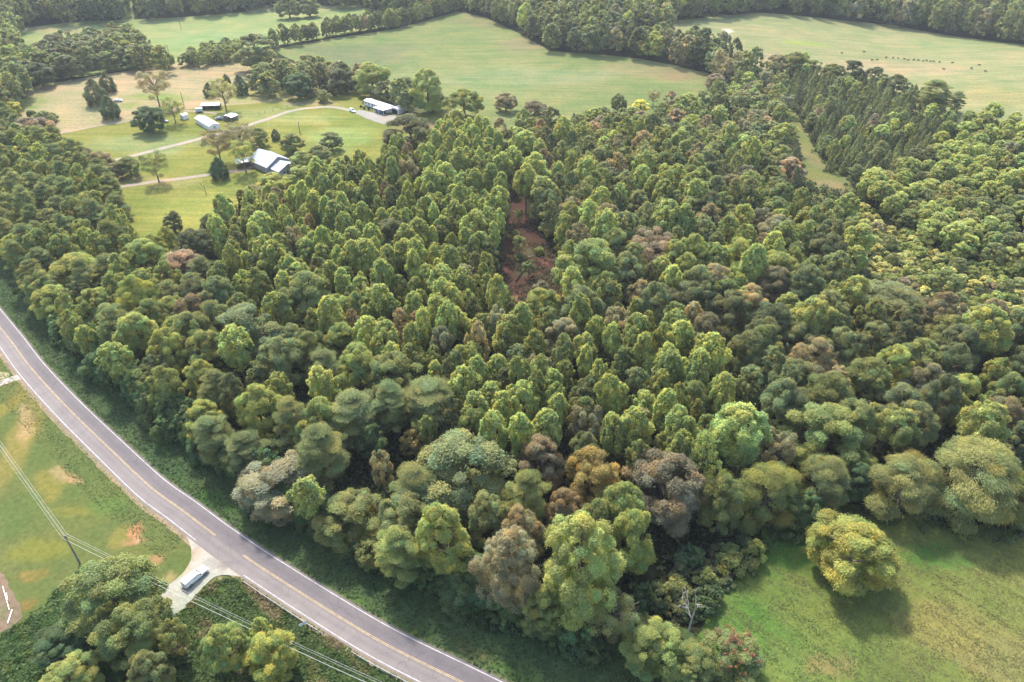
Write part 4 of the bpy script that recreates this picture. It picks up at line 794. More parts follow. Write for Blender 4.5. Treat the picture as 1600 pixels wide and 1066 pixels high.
# ---- the rest of the wood: where each mixture of kinds grows, as the photograph shows it
ZONES = [
 ('left pine wood', [(-90, 190), (40, 185), (75, 205), (120, 240), (165, 280), (190, 330), (205, 385), (150, 400), (90, 405), (50, 440), (15, 465), (-90, 460)], 6.6, 17,
  [('pine', 'pine green', 6), ('pine', 'mid green', 3), ('oak', 'mid green', 3), ('oak', 'olive', 2), ('oak', 'light green', 1)]),
 ('left edge wood', [(-90, -30), (10, -30), (28, 40), (34, 120), (8, 150), (-90, 190)], 9, 17, [('oak', 'olive', 2), ('oak', 'grey-green', 3), ('oak', 'yellow-green', .7), ('oak', 'mid green', 2)]),
 ('roadside wood', [(60, 445), (90, 405), (205, 385), (262, 362), (350, 420), (330, 560), (400, 640), (380, 700), (310, 690), (250, 625), (190, 575), (110, 510)], 6.8, 15,
  [('oak', 'yellow-green', 2.2), ('oak', 'mid green', 3), ('poplar', 'light green', 1.5), ('pine', 'pine green', 1.6), ('oak', 'olive', 1), ('oak', 'rust-brown', .4), ('oak', 'dark green', 1)]),
 ('vine-hung bank', [(75, 470), (110, 512), (190, 578), (250, 628), (312, 692), (372, 735), (350, 775), (285, 720), (215, 660), (150, 610), (95, 555), (55, 480)], 6.0, 9, [('vine', 'vine green', 6), ('vine', 'deep green', 2)]),
 ('poplar stand', [(340, 345), (398, 300), (440, 292), (500, 268), (580, 258), (625, 232), (700, 205), (780, 205), (775, 330), (772, 430), (800, 505), (700, 520), (560, 520), (480, 500), (420, 430), (350, 420)], 4.7, 15,
  [('poplar', 'pale green', 9), ('poplar', 'light green', 5), ('poplar', 'yellow-green', 1), ('oak', 'dark green', 1.6), ('oak', 'rust-brown', .35), ('oak', 'mid green', 1.7), ('oak', 'orange', .2), ('oak', 'grey-brown', .4), ('oak', 'olive', .7), ('sparse', 'tan', .3)]),
 ('middle left wood', [(330, 430), (420, 430), (480, 500), (560, 520), (640, 600), (650, 690), (560, 700), (470, 690), (400, 650), (330, 560)], 7.0, 16,
  [('oak', 'mid green', 3), ('pine', 'pine green', 2), ('oak', 'grey-green', 1.6), ('poplar', 'pale green', 2), ('oak', 'yellow-green', 1.3), ('oak', 'grey-brown', .8)]),
 ('central poplars', [(560, 520), (700, 520), (800, 500), (905, 500), (1000, 480), (1060, 520), (1130, 565), (1140, 690), (1085, 740), (960, 730), (870, 690), (760, 700), (680, 700), (640, 600)], 5.0, 16,
  [('poplar', 'pale green', 8), ('poplar', 'light green', 4), ('poplar', 'yellow-green', 1.6), ('oak', 'mid green', 2.0), ('oak', 'tan', .6), ('oak', 'dark green', 1.2), ('oak', 'grey-green', 1.2), ('oak', 'orange', .3), ('oak', 'olive', .7), ('sparse', 'grey-brown', .25)]),
 ('wood right of the clearing', [(862, 215), (1000, 200), (1160, 230), (1185, 285), (1330, 335), (1345, 430), (1200, 480), (1000, 480), (905, 500), (890, 420), (850, 340), (838, 260)], 6.9, 16,
  [('oak', 'grey-green', 4), ('oak', 'mid green', 2.5), ('poplar', 'pale green', 2.6), ('oak', 'olive', 1.4), ('oak', 'brown', .9), ('oak', 'dark green', 1.3), ('oak', 'yellow-green', .8), ('oak', 'tan', .5)]),
 ('wood behind the clearing', [(700, 195), (780, 178), (800, 190), (862, 190), (862, 260), (838, 270), (800, 275), (775, 265), (700, 205)], 6.5, 15, [('poplar', 'pale green', 4), ('oak', 'dark green', 3), ('oak', 'mid green', 2), ('oak', 'rust-brown', .7)]),
 ('far wood by the pasture', [(740, 190), (800, 180), (860, 185), (950, 178), (1030, 165), (1090, 145), (1140, 122), (1190, 118), (1235, 165), (1262, 275), (1185, 285), (1160, 230), (1000, 205), (862, 215)], 7.2, 12,
  [('oak', 'olive', 2), ('oak', 'grey-green', 3), ('conifer', 'dark green', 2.4), ('oak', 'grey-brown', 1.8), ('oak', 'mid green', 1.8), ('oak', 'pinkish brown', 1), ('sparse', 'grey-brown', .8), ('poplar', 'pale green', 1), ('oak', 'yellow-green', .7)]),
 ('plantation', [(1200, 100), (1260, 92), (1300, 112), (1400, 128), (1470, 150), (1500, 165), (1490, 195), (1400, 255), (1345, 275), (1300, 250), (1272, 205), (1250, 165)], 5.2, 9.5, [('conifer', 'dark green', 3), ('conifer', 'pine green', 5), ('conifer', 'mid green', 3), ('poplar', 'pale green', .8), ('pine', 'pine green', .8), ('oak', 'grey-green', .5), ('oak', 'olive', .4), ('oak', 'pinkish brown', .15)]),
 ('plantation west of the track', [(1150, 240), (1195, 238), (1240, 235), (1256, 280), (1240, 292), (1180, 288)], 4.6, 9, [('conifer', 'dark green', 5), ('conifer', 'deep green', 3)]),
 ('far right wood', [(1500, 195), (1560, 172), (1690, 165), (1690, 430), (1600, 415), (1500, 380), (1350, 312), (1345, 285), (1400, 258)], 6.0, 9.5,
  [('oak', 'grey-green', 2), ('oak', 'pale green', 4), ('poplar', 'pale green', 6), ('poplar', 'yellow-green', 2.5), ('oak', 'olive', 2), ('oak', 'olive-yellow', 1.5), ('oak', 'dark green', 1.5), ('oak', 'yellow-green', 1), ('sparse', 'grey-brown', .4)]),
 ('yellow scrub', [(1330, 305), (1400, 330), (1500, 380), (1600, 405), (1690, 425), (1690, 535), (1600, 520), (1480, 495), (1380, 460), (1340, 420)], 3.6, 5.5,
  [('shrub', 'yellow-green', 3), ('shrub', 'pale yellow', 8), ('oak', 'grey-green', .5), ('shrub', 'pale green', 3), ('shrub', 'pinkish brown', .8), ('oak', 'olive', .5), ('shrub', 'tan', 1)]),
 ('right wood', [(1000, 480), (1200, 480), (1345, 430), (1480, 480), (1690, 520), (1690, 700), (1600, 690), (1450, 680), (1350, 690), (1240, 650), (1130, 565), (1060, 520)], 7.2, 16,
  [('oak', 'grey-green', 5), ('oak', 'mid green', 2.4), ('oak', 'dark green', 2.4), ('poplar', 'pale green', 2.6), ('oak', 'brown', 1.2), ('oak', 'blue-green', 1.4), ('oak', 'olive', 1), ('oak', 'tan', .5)]),
 ('front wood', [(400, 650), (470, 690), (560, 700), (680, 700), (760, 700), (870, 690), (960, 730), (1085, 740), (1140, 690), (1240, 650), (1350, 690), (1370, 720), (1200, 760), (1080, 800), (990, 850), (930, 900), (800, 900), (680, 860), (540, 810), (440, 760), (390, 700)], 7.4, 17,
  [('oak', 'mid green', 3), ('pine', 'pine green', 2), ('oak', 'grey-green', 2), ('poplar', 'pale green', 1.6), ('oak', 'rust-brown', 1.2), ('oak', 'tan', 1), ('oak', 'olive', 1.2), ('oak', 'dark green', 1.4)]),
 ('wood edge', [(390, 775), (470, 815), (560, 860), (650, 895), (740, 930), (830, 965), (920, 990), (930, 950), (830, 925), (740, 890), (650, 850), (560, 815), (470, 770), (400, 735)], 5.2, 7, [('vine', 'vine green', 3), ('vine', 'deep green', 3), ('oak', 'mid green', 1.5)]),
 ('meadow end', [(1060, 800), (1110, 770), (1180, 745), (1260, 715), (1360, 720), (1380, 770), (1300, 790), (1230, 800), (1150, 835), (1090, 850)], 5.5, 9, [('oak', 'deep green', 3), ('vine', 'vine green', 2), ('oak', 'dark green', 2), ('locust', 'olive', 1.5)]),
 ('meadow hedge', [(1005, 955), (1040, 905), (1075, 860), (1150, 815), (1240, 795), (1250, 815), (1205, 838), (1185, 872), (1130, 915), (1090, 950), (1050, 985), (1010, 990)], 2.6, 4, [('shrub', 'deep green', 3), ('shrub', 'mid green', 3), ('shrub', 'dark green', 3), ('shrub', 'olive', 1)]),
 ('far left line', [(-20, 92), (30, 82), (80, 62), (150, 52), (205, 50), (240, 70), (262, 86), (258, 92), (200, 90), (120, 97), (30, 112), (-20, 118)], 9.5, 15, [('oak', 'dark green', 4), ('oak', 'grey-green', 3), ('oak', 'mid green', 2)]),
 ('hedgerow', [(425, 54), (520, 36), (620, 22), (700, 0), (730, -8), (735, 0), (718, 6), (620, 29), (520, 44), (440, 60), (425, 66)], 5.5, 13, [('oak', 'dark green', 4), ('oak', 'grey-green', 3), ('oak', 'mid green', 2), ('oak', 'yellow-green', .6), ('oak', 'pinkish brown', .6)]),
 ('low hedge', [(288, 82), (330, 74), (372, 64), (375, 82), (330, 90), (290, 94)], 5.5, 9, [('oak', 'mid green', 3), ('oak', 'grey-green', 3)]),
 ('row behind the lawn', [(395, 122), (430, 108), (500, 96), (530, 108), (620, 128), (690, 150), (650, 158), (600, 140), (520, 122), (450, 125), (400, 132)], 8, 14, [('oak', 'dark green', 3), ('oak', 'grey-green', 3), ('oak', 'olive', 2), ('oak', 'pinkish brown', .7)]),
 ('right hedge', [(735, -2), (800, 28), (860, 58), (920, 74), (1010, 82), (1080, 94), (1130, 108), (1190, 106), (1180, 92), (1130, 72), (1080, 55), (1000, 54), (960, 40), (990, 34), (1100, 22), (1190, 14), (1190, -30), (735, -30)], 8.5, 19, [('oak', 'dark green', 4), ('oak', 'grey-green', 4), ('oak', 'mid green', 2), ('oak', 'grey-brown', 1.2), ('oak', 'yellow-green', .4), ('poplar', 'pale green', .6)]),
 ('far woods', [(1190, -2), (1300, 6), (1400, 16), (1500, 33), (1600, 46), (1720, 66), (1720, -50), (1190, -50)], 9.5, 24, [('oak', 'dark green', 4), ('oak', 'grey-green', 4), ('oak', 'mid green', 2), ('oak', 'blue-green', 2), ('oak', 'grey-brown', .8)]),
 ('far left woods', [(10, 18), (110, 11), (190, 8), (192, -60), (10, -60)], 9.5, 22, [('oak', 'dark green', 4), ('oak', 'blue-green', 3), ('oak', 'mid green', 2)]),
 ('far middle woods', [(212, 7), (300, 3), (400, -6), (470, -14), (560, -8), (640, 8), (735, -2), (735, -60), (212, -60)], 9.5, 21, [('oak', 'dark green', 4), ('oak', 'blue-green', 3), ('oak', 'mid green', 2), ('oak', 'grey-green', 1)]),
]
CLEAR_PX = [[(806, 312), (817, 312), (826, 350), (845, 380), (858, 405), (866, 440), (856, 464), (816, 472), (806, 455), (798, 430), (797, 405), (806, 372)],
            [(1237, 172), (1254, 172), (1270, 215), (1288, 250), (1330, 284), (1326, 308), (1270, 308), (1259, 270), (1250, 220)],
            [(385, 225), (475, 225), (480, 285), (385, 280)]]
MEADOW_CLEAR = px_poly([(1095, 1150), (1100, 1066), (1128, 1000), (1122, 962), (1165, 912), (1205, 885), (1225, 838), (1300, 806), (1400, 822), (1500, 842), (1640, 850), (1800, 900), (1850, 1150)])
UPPER_CLEAR = px_poly([(30, 66), (34, 50), (110, 40), (190, 35), (300, 29), (400, 20), (500, 17), (570, 14), (600, 24), (520, 46), (430, 64), (365, 72), (300, 80), (268, 72), (205, 54), (130, 56), (60, 72)])
RIGHT_CLEAR = px_poly([(1010, 44), (1100, 30), (1190, 22), (1300, 32), (1400, 42), (1500, 60), (1600, 72), (1720, 92), (1720, 190), (1600, 200), (1540, 195), (1480, 170), (1400, 135), (1280, 112), (1200, 98), (1140, 66)])
BASE_CLEAR = [UPPER_CLEAR, RIGHT_CLEAR, MEADOW_CLEAR, FIELD1, px_poly(CLEARING), px_poly([(210, 240), (400, 200), (560, 190), (600, 215), (560, 262), (480, 290), (420, 312), (340, 345), (210, 380), (185, 330)])]
CELL = 4.0; grid = {}
def near_ok(x, y, r):
    k = int(14 // CELL) + 1; cx, cy_ = int(x // CELL), int(y // CELL)
    for i in range(cx - k, cx + k + 1):
        for j in range(cy_ - k, cy_ + k + 1):
            for (a, b, q) in grid.get((i, j), ()):
                if math.hypot(a - x, b - y) < max(r, .5 * r + q): return False
    return True
def add_grid(x, y, q): grid.setdefault((int(x // CELL), int(y // CELL)), []).append((x, y, q))
for t in TREES: add_grid(t['x'], t['y'], t['w'] * .36)
road_sub = CL[::4]
for zname, poly, sp, hz, mix in ZONES:
    wp = [P(u, max(v, -60), hz * .6)[:2] for u, v in poly]
    x0, x1 = min(p[0] for p in wp), max(p[0] for p in wp); y0, y1 = min(p[1] for p in wp), max(p[1] for p in wp)
    tot = sum(m[2] for m in mix); miss = 0; area = (x1 - x0) * (y1 - y0)
    for _ in range(int(area / (sp * sp) * 9)):
        x, y = random.uniform(x0, x1), random.uniform(y0, y1)
        if not inpoly(x, y, wp): continue
        g = gh(x, y); u, v, dep = proj(x, y, g + hz * .62)
        if dep > 1050 or not near_ok(x, y, sp * random.uniform(.85, 1.15)): continue
        q = random.uniform(0, tot); pick = mix[-1]
        for m in mix:
            q -= m[2]
            if q <= 0: pick = m; break
        kind, colour = pick[0], pick[1]
        H, Rr, zb, cc = KIND[kind]
        f = random.uniform(.85, 1.16)
        f = f ** 1.6 if kind == 'poplar' else f
        h = hz * f * {'shrub': .55, 'conifer': 1.0}.get(kind, 1.0)
        if kind == 'shrub': h = random.uniform(1.8, 3.6); wm = h * random.uniform(1.2, 1.8)
        elif kind == 'conifer': wm = sp * random.uniform(.85, 1.25); h = min(h, 12) * random.uniform(.8, 1.05)
        elif kind == 'poplar': wm = sp * random.uniform(.85, 1.4) * f
        elif kind == 'vine': wm = random.uniform(6, 9.5)
        elif kind == 'pine': wm = sp * random.uniform(1.15, 1.6)
        else: wm = sp * random.uniform(1.0, 1.7)
        wpx = wm * F_PX / dep
        uc, vc, _ = proj(x, y, g + h * cc); ut, vt, _ = proj(x, y, g + h)
        if any(inpoly(uc + a * wpx, b, c) for c in CLEAR_PX for a in (-.35, 0, .35) for b in (vc, vt, vc + .3 * wpx)): continue
        if any(inpoly(x, y, c) for c in BASE_CLEAR): continue
        if y < 260 and x < 100 and min(math.hypot(a - x, b - y) for a, b in road_sub) < HW + 6 + wm * .3: continue
        add_grid(x, y, wm * .30)
        TREES.append(dict(x=x, y=y, z=g, u=uc, v=vc, px=wpx, kind=kind, colour=colour, w=wm, h=h, label=None, lm=None, hero=False, zone=zname))

# ---- the creeper-hung wall of the wood along the road
wall = resample(offset(CL, HW + 12), 4.6)
for (x, y) in wall:
    u, v, dep = proj(x, y, 0)
    if not (30 < u < 960 and 470 < v < 1030): continue
    x += random.uniform(-1.2, 1.2); y += random.uniform(-1.2, 1.2)
    kind, colour = random.choice([('vine', 'vine green')] * 5 + [('vine', 'deep green')] * 2 + [('oak', 'mid green')]) if u < 520 else random.choice([('vine', 'vine green')] * 2 + [('vine', 'deep green')] * 2 + [('oak', 'mid green'), ('shrub', 'deep green')])
    big = u < 520; h = random.uniform(6.5, 11) if big else random.uniform(3.5, 7); wm = random.uniform(5.5, 8) if big else random.uniform(4.5, 6.5)
    if kind == 'shrub': h = 3
    H, Rr, zb, cc = KIND[kind]; uc, vc, _ = proj(x, y, h * cc)
    TREES.append(dict(x=x, y=y, z=0, u=uc, v=vc, px=wm * F_PX / dep, kind=kind, colour=colour, w=wm, h=h, label=None, lm=None, hero=False, zone='wall'))

# ---- labels: every tree is told apart by its look and by the landmark it stands next to
LANDMARKS = [(t['u'], t['v'], t['lm']) for t in TREES if t['lm']] + [
    (815, 420, 'the red dirt clearing'), (432, 255, 'the farmhouse'), (1258, 210, 'the grass track'), (1300, 300, 'the grass track end'), (600, 170, 'the mobile home'), (900, 130, 'the big pasture'),
    (60, 470, 'the road bend at the left'), (1480, 470, 'the yellow scrub'), (1133, 58, 'the small white shed'), (1400, 100, 'the right pasture'), (230, 20, 'the gap in the far woods'),
    (100, 330, 'middle of the pine wood'), (680, 300, 'middle of the poplar stand'), (560, 330, 'left part of the poplar stand'), (1380, 200, 'middle of the plantation'), (1550, 280, 'the far right wood'), (1090, 220, 'the far mixed wood'), (740, 420, 'left bank of the clearing'), (1230, 560, 'middle of the right wood'), (700, 560, 'the central poplars')]
ORD = ['', 'second ', 'third ', 'fourth ', 'fifth ', 'sixth ', 'seventh ', 'eighth ', 'ninth ', 'tenth ', 'eleventh ', 'twelfth ']
vis = [t for t in TREES if -t['px'] * .6 < t['u'] < 1600 + t['px'] * .6 and -t['px'] < t['v'] < 1066 + t['px']]
seen = {id(t) for t in vis}
buckets = {}
for t in vis:
    if t['label']: continue
    a, b, lmk = min(LANDMARKS, key=lambda q: math.hypot(q[0] - t['u'], 1.3 * (q[1] - t['v'])))
    dx, dy = t['u'] - a, t['v'] - b
    dr = ('right of ' if dx > 0 else 'left of ') if abs(dx) > abs(dy) else ('in front of ' if dy > 0 else 'behind ')
    if 'middle of' in lmk or 'part of' in lmk: dr = {'right of ': 'right in ', 'left of ': 'left in ', 'in front of ': 'near side of ', 'behind ': 'far side of '}[dr]
    buckets.setdefault((t['colour'], t['kind'], dr, lmk), []).append((math.hypot(dx, dy), t))
for (c, k, dr, lmk), L in buckets.items():
    L.sort(key=lambda q: q[0])
    for i, (d, t) in enumerate(L):
        nth = ORD[i] + 'nearest, ' if i < len(ORD) and len(L) > 1 else ''
        fm = FORM[k] if len(f'{c} {FORM[k]} {ORD[min(i, 11)]} nearest {dr}{lmk}'.split()) <= 16 else FORM[k].split()[-1]
        t['label'] = f"{c} {FORM[k]} {dr}{lmk}" if len(L) == 1 else (f"{c} {fm}, {ORD[i]}nearest {dr}{lmk}" if i < len(ORD) else f"{c} {fm} far {dr}{lmk}")

# ---- build: the 300 largest in view of every kind are objects, what is left of a kind becomes one mass
MASS = {'oak': 'distant_broadleaf_trees', 'poplar': 'distant_poplar_trees', 'pine': 'distant_pine_trees', 'conifer': 'distant_conifers', 'shrub': 'distant_shrubs', 'vine': 'distant_vine_trees', 'sparse': 'distant_thin_trees', 'cedar': 'distant_cedars', 'locust': 'distant_locust_trees'}
GROUPS = {'oak': 'broadleaf trees of the wood', 'tall': 'broadleaf trees of the wood', 'poplar': 'pointed poplars of the wood', 'pine': 'pines of the wood', 'conifer': 'conifers of the plantation', 'cedar': 'cedars around the farm', 'locust': 'feathery trees by the meadow', 'sparse': 'thin twiggy trees', 'vine': 'vine-draped trees along the road', 'shrub': 'shrubs and scrub'}
GAIN = 2.25                                       # green leaves pass as much light as they throw back
def jitter(c, a=.16):
    if c[1] > c[0] * 1.02: c = (min(c[0] * 1.25 + .006, c[1] * .90), c[1] * .985, c[2] * 1.0 + .001)
    c = [min(.62, q * GAIN) for q in c]
    k = random.uniform(1 - a, 1 + a); q = random.uniform(-.07, .05)
    return (c[0] * k * (1 + q), c[1] * k, c[2] * k * (1 - q), 1)
def dead_tree(h, w, seed):
    m = MB(); rr = random.Random(seed)
    def br(p, d, l, r, dep):
        q = p + d * l * .5 + Vector((rr.gauss(0, .06), rr.gauss(0, .06), 0)) * l; e = q + (d + Vector((rr.gauss(0, .25), rr.gauss(0, .25), rr.gauss(0, .1)))).normalized() * l * .5
        m.tube([p, q, e], [r, r * .8, r * .55], 5)
        if dep:
            for _ in range(3 if dep > 1 else 2):
                nd = (d + Vector((rr.gauss(0, .7), rr.gauss(0, .7), rr.uniform(-.1, .6)))).normalized()
                br(rr.choice([q, e, e]), nd, l * rr.uniform(.5, .8), r * .5, dep - 1)
    br(Vector((0, 0, -.2)), Vector((rr.gauss(0, .08), rr.gauss(0, .08), 1)).normalized(), h * .42, h * .02, 3)
    return m
masses = {}
bykind = {}
for t in TREES: bykind.setdefault('oak' if t['kind'] == 'tall' else t['kind'], []).append(t)
n_ind = 0
for kind, L in bykind.items():
    L.sort(key=lambda t: (not t['hero'], id(t) not in seen, -t['px'] * (1 if id(t) in seen else .1)))
    for i, t in enumerate(L):
        k = t['kind']
        if k == 'dead':
            o = thing('dead_tree', t['label'], 'dead tree', (t['x'], t['y'], t['z'])); dead_tree(t['h'], t['w'], 3).build('trunk', BARK, o); continue
        H, Rr, zb, cc = KIND[k]; sx = t['w'] / (2 * Rr); sz = t['h'] / H; rz = random.uniform(0, 6.283)
        c = jitter(COL[t['colour']], .10 if t['hero'] else .17); var = random.randrange(NVAR[k])
        if i < 290 and id(t) in seen:
            n_ind += 1
            cm, tm = tree_mesh(k, 'hi' if t['px'] > 52 or (t['hero'] and t['y'] > 215) else 'lo', var)
            o = thing(NAMES[k], t['label'], CATS[k], (t['x'], t['y'], t['z']), rz, GROUPS[k]); o.scale = (sx, sx, sz)
            if not t['hero']: o.rotation_euler = (random.gauss(0, .05), random.gauss(0, .05), rz)
            cr = link('crown', cm, o); cr.color = c; link('trunk', tm, o)
            t['obj'] = o; t['crown'] = cr
        else:
            if not (-150 < t['u'] < 1750) or t['v'] < -50: continue
            V, F, T = far_arrays(k, var, 'mid' if math.hypot(t['x'], t['y']) < 340 and id(t) in seen else 'far'); ca, sa = math.cos(rz), math.sin(rz)
            W = np.empty_like(V); W[:, 0] = (V[:, 0] * ca - V[:, 1] * sa) * sx + t['x']; W[:, 1] = (V[:, 0] * sa + V[:, 1] * ca) * sx + t['y']; W[:, 2] = V[:, 2] * sz + t['z']
            masses.setdefault(kind, []).append((W, T * np.array(c[:3])))
for kind, parts in masses.items():
    V = np.concatenate([p[0] for p in parts]); T = np.concatenate([p[1] for p in parts]).astype(np.float32)
    F = np.arange(len(V), dtype=np.int32).reshape(-1, 4)
    o = link(MASS[kind], mesh_np(MASS[kind], V, F, [NEEDLE if kind in ('pine', 'conifer') else LEAF], T))
    tag(o, {'oak': 'mass of far broadleaf trees filling the distant woods and wood gaps', 'poplar': 'mass of smaller pale poplars deep in the wood', 'conifer': 'mass of smaller conifers in the plantation'}.get(kind, 'mass of farther %s trees in the wood' % kind), 'trees', kind='stuff')
print('TREES', len(TREES), 'visible', len(vis), 'individual', n_ind, {k: len(v) for k, v in bykind.items()}, 'mass quads', {k: sum(len(p[0]) // 4 for p in v) for k, v in masses.items()})

# ---- brush left on the cleared dirt
def brush():
    C, Nn, T = [], [], []
    poly = px_poly(CLEARING); n = 0
    while n < 520:
        x, y = random.uniform(min(p[0] for p in poly), max(p[0] for p in poly)), random.uniform(min(p[1] for p in poly), max(p[1] for p in poly))
        u, v, _ = proj(x, y, 0)
        if not inpoly(x, y, poly) or vnoise(x, y, 9, 4) < -.25: continue
        n += 1; k = random.randrange(10, 34); rr = random.uniform(.3, 1.1); d = unit(rng.normal(size=(k, 3)) + np.array([0, 0, .5]))
        C.append(np.array([x, y, gh(x, y) + .1 + rr * .35]) + d * rr * np.array([1.4, 1.4, .6])); Nn.append(d + rng.normal(size=(k, 3)) * .5)
        T.append(np.array(random.choice([(.09, .10, .05), (.12, .10, .07), (.08, .065, .05), (.13, .14, .07), (.10, .075, .06)])) * rng.uniform(.7, 1.3, (k, 1)))
    C, Nn, T = np.concatenate(C), np.concatenate(Nn), np.concatenate(T); V, F = leaf_quads(C, Nn, .32, .12, .3)
    tag(link('brush', mesh_np('brush', V, F, [LEAF], np.repeat(T, 4, 0))), 'low brush and cut branches strewn over the red dirt clearing', 'brush', kind='stuff')
brush()

# ---- low growth: undergrowth below the trees, creepers on the verge, weeds on the banks
def scatter_leaves(name, C, Nn, L, T, label, cat):
    V, F = leaf_quads(np.array(C), np.array(Nn), L, L * .6, .3)
    tag(link(name, mesh_np(name, V, F, [LEAF], np.repeat(np.array(T), 4, 0))), label, cat, kind='stuff')
C, Nn, T = [], [], []
for t in TREES:
    if t['hero'] and t['y'] > 215: continue
    d = math.hypot(t['x'], t['y'])
    if d > 420 or t['kind'] in ('shrub', 'cedar') or id(t) not in seen: continue
    for _ in range(3 if d < 300 else 2):
        a = random.uniform(0, 6.28); r = random.uniform(0, 4.2); cx, cy_, rr = t['x'] + r * math.cos(a), t['y'] + r * math.sin(a), random.uniform(.8, 1.6)
        if any(inpoly(cx, cy_, q) for q in BASE_CLEAR) : continue
        n = 26; dd = unit(rng.normal(size=(n, 3)) + np.array([0, 0, .6])); kk = random.uniform(.8, 1.25)
        base = np.array(random.choice([(.05, .085, .03), (.06, .09, .035), (.075, .085, .035), (.04, .07, .03)])) * kk
        C.append(np.array([cx, cy_, t['z'] + rr * .5]) + dd * rr * np.array([1, 1, .8])); Nn.append(dd + rng.normal(size=(n, 3)) * .4); T.append(base * rng.uniform(.8, 1.2, (n, 1)))
WOODFLOOR = px_poly([(80, 520), (180, 640), (370, 810), (540, 905), (700, 965), (850, 1005), (960, 1005), (1010, 975), (1060, 985), (1120, 920), (1190, 850), (1300, 810), (1420, 835), (1640, 860), (1680, 600), (1640, 300), (1300, 300), (1200, 250), (880, 250), (880, 300), (790, 480), (780, 250), (620, 260), (440, 330), (230, 420), (100, 440)])
wx = [p[0] for p in WOODFLOOR]; wy = [p[1] for p in WOODFLOOR]; k = 0
while k < 15000:
    x, y = random.uniform(min(wx), max(wx)), random.uniform(min(wy), max(wy))
    if not inpoly(x, y, WOODFLOOR) or any(inpoly(x, y, q) for q in BASE_CLEAR): continue
    if y < 260 and x < 100 and min(math.hypot(a - x, b - y) for a, b in road_sub) < HW + 10: continue
    k += 1; n = 14; rr = random.uniform(.6, 1.5); dd = unit(rng.normal(size=(n, 3)) + np.array([0, 0, .7])); base = np.array(random.choice([(.05, .085, .03), (.06, .09, .035), (.075, .085, .035), (.04, .07, .03), (.05, .06, .03)])) * random.uniform(.8, 1.4)
    C.append(np.array([x, y, gh(x, y) + rr * .5]) + dd * rr * np.array([1.2, 1.2, .9])); Nn.append(dd + rng.normal(size=(n, 3)) * .4); T.append(base * rng.uniform(.8, 1.2, (n, 1)))
scatter_leaves('undergrowth', np.concatenate(C), np.concatenate(Nn), .45, np.concatenate(T), 'low green undergrowth on the floor of the wood', 'undergrowth')

def cover(name, line_or_poly, n, colf, L, hgt, label, cat, lump=0, avoid=()):
    xs = [p[0] for p in line_or_poly]; ys = [p[1] for p in line_or_poly]; C, T = [], []
    tries = 0
    while len(C) < n and tries < n * 8:
        tries += 1
        x, y = random.uniform(min(xs), max(xs)), random.uniform(min(ys), max(ys))
        u, v, _ = proj(x, y, 0)
        if not (-60 < u < 1660 and v < 1130) or not inpoly(x, y, line_or_poly) or any(inpoly(x, y, q) for q in avoid): continue
        f = max(0, .5 + .5 * vnoise(x, y, 2.6, 1) + .3 * vnoise(x, y, .9, 2))
        if random.random() > .35 + .65 * f: continue
        C.append((x, y, gh(x, y) + .1 + hgt * f * random.uniform(.3, 1) + lump * max(0, vnoise(x, y, 4.2, 5)) ** 1.0)); k = random.uniform(.78, 1.25)
        c = colf(x, y); T.append(tuple(q * k for q in c))
    n = len(C); Nn = rng.normal(size=(n, 3)) * (.42 if lump or hgt > .3 else .24) + np.array([0, 0, 1.0])
    scatter_leaves(name, C, Nn, L, T, label, cat)
vpoly = [vg[i] for i in range(max(i0 - 6, 0), len(vg), 2)] + [q for q in [offset(CL, HW + 15)[i] for i in range(len(vo) - 1, max(i0 - 6, 0), -3)]]
def vcol(x, y):
    s = vnoise(x, y, 7, 4); return (.074 + .016 * s, .114 + .01 * s, .045)
cover('creeper_cover', vpoly, 42000, vcol, .26, .5, 'dark green creepers carpeting the verge between road and wood', 'creepers')
bpoly = [lw[i] for i in range(iB, len(lw), 2)] + px_poly([(760, 1200), (60, 1200), (235, 985), (275, 962), (305, 932), (340, 906)])
def bcol(x, y):
    s = vnoise(x, y, 3.5, 7); return (.075, .122, .034) if s < .25 else ((.13, .15, .045) if s < .55 else (.19, .155, .08))
cover('bank_weeds', bpoly, 26000, bcol, .26, .6, 'tangled green weeds on the bank below the guardrail', 'weeds', .9, [gr])
tpoly = px_poly([(-60, 1000), (0, 995), (60, 960), (90, 920), (120, 895), (200, 890), (240, 925), (228, 970), (235, 1000), (160, 1130), (-60, 1130)])
cover('thicket', tpoly, 26000, lambda x, y: (.07, .13, .036) if vnoise(x, y, 3, 9) < .3 else (.10, .15, .04), .30, .9, 'leafy green thicket filling the lower left corner', 'thicket', 2.2, [gr])
mpoly = MEADOW
mx_, my_, _ = P(1290, 960)
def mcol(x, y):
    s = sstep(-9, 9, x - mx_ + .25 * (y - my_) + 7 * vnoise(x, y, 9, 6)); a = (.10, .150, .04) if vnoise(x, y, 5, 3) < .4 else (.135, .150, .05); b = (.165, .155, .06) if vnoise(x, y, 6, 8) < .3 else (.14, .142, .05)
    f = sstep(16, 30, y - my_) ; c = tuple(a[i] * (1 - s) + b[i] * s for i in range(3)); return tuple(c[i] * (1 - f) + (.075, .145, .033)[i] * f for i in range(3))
cover('meadow_weeds', mpoly, 34000, mcol, .16, .12, 'rough grass and weeds growing over the meadow', 'weeds')
rpoly = [lw[i] for i in range(max(i0 - 4, 0), iA, 2)] + px_poly([(298, 850), (296, 880), (262, 910), (200, 890), (110, 890), (60, 950), (-40, 880), (-60, 600)])
def rcol(x, y):
    s = vnoise(x, y, 6, 2); return (.105, .155, .04) if s < .35 else (.16, .18, .045)
near_edge = offset(CL, -HW - 7)
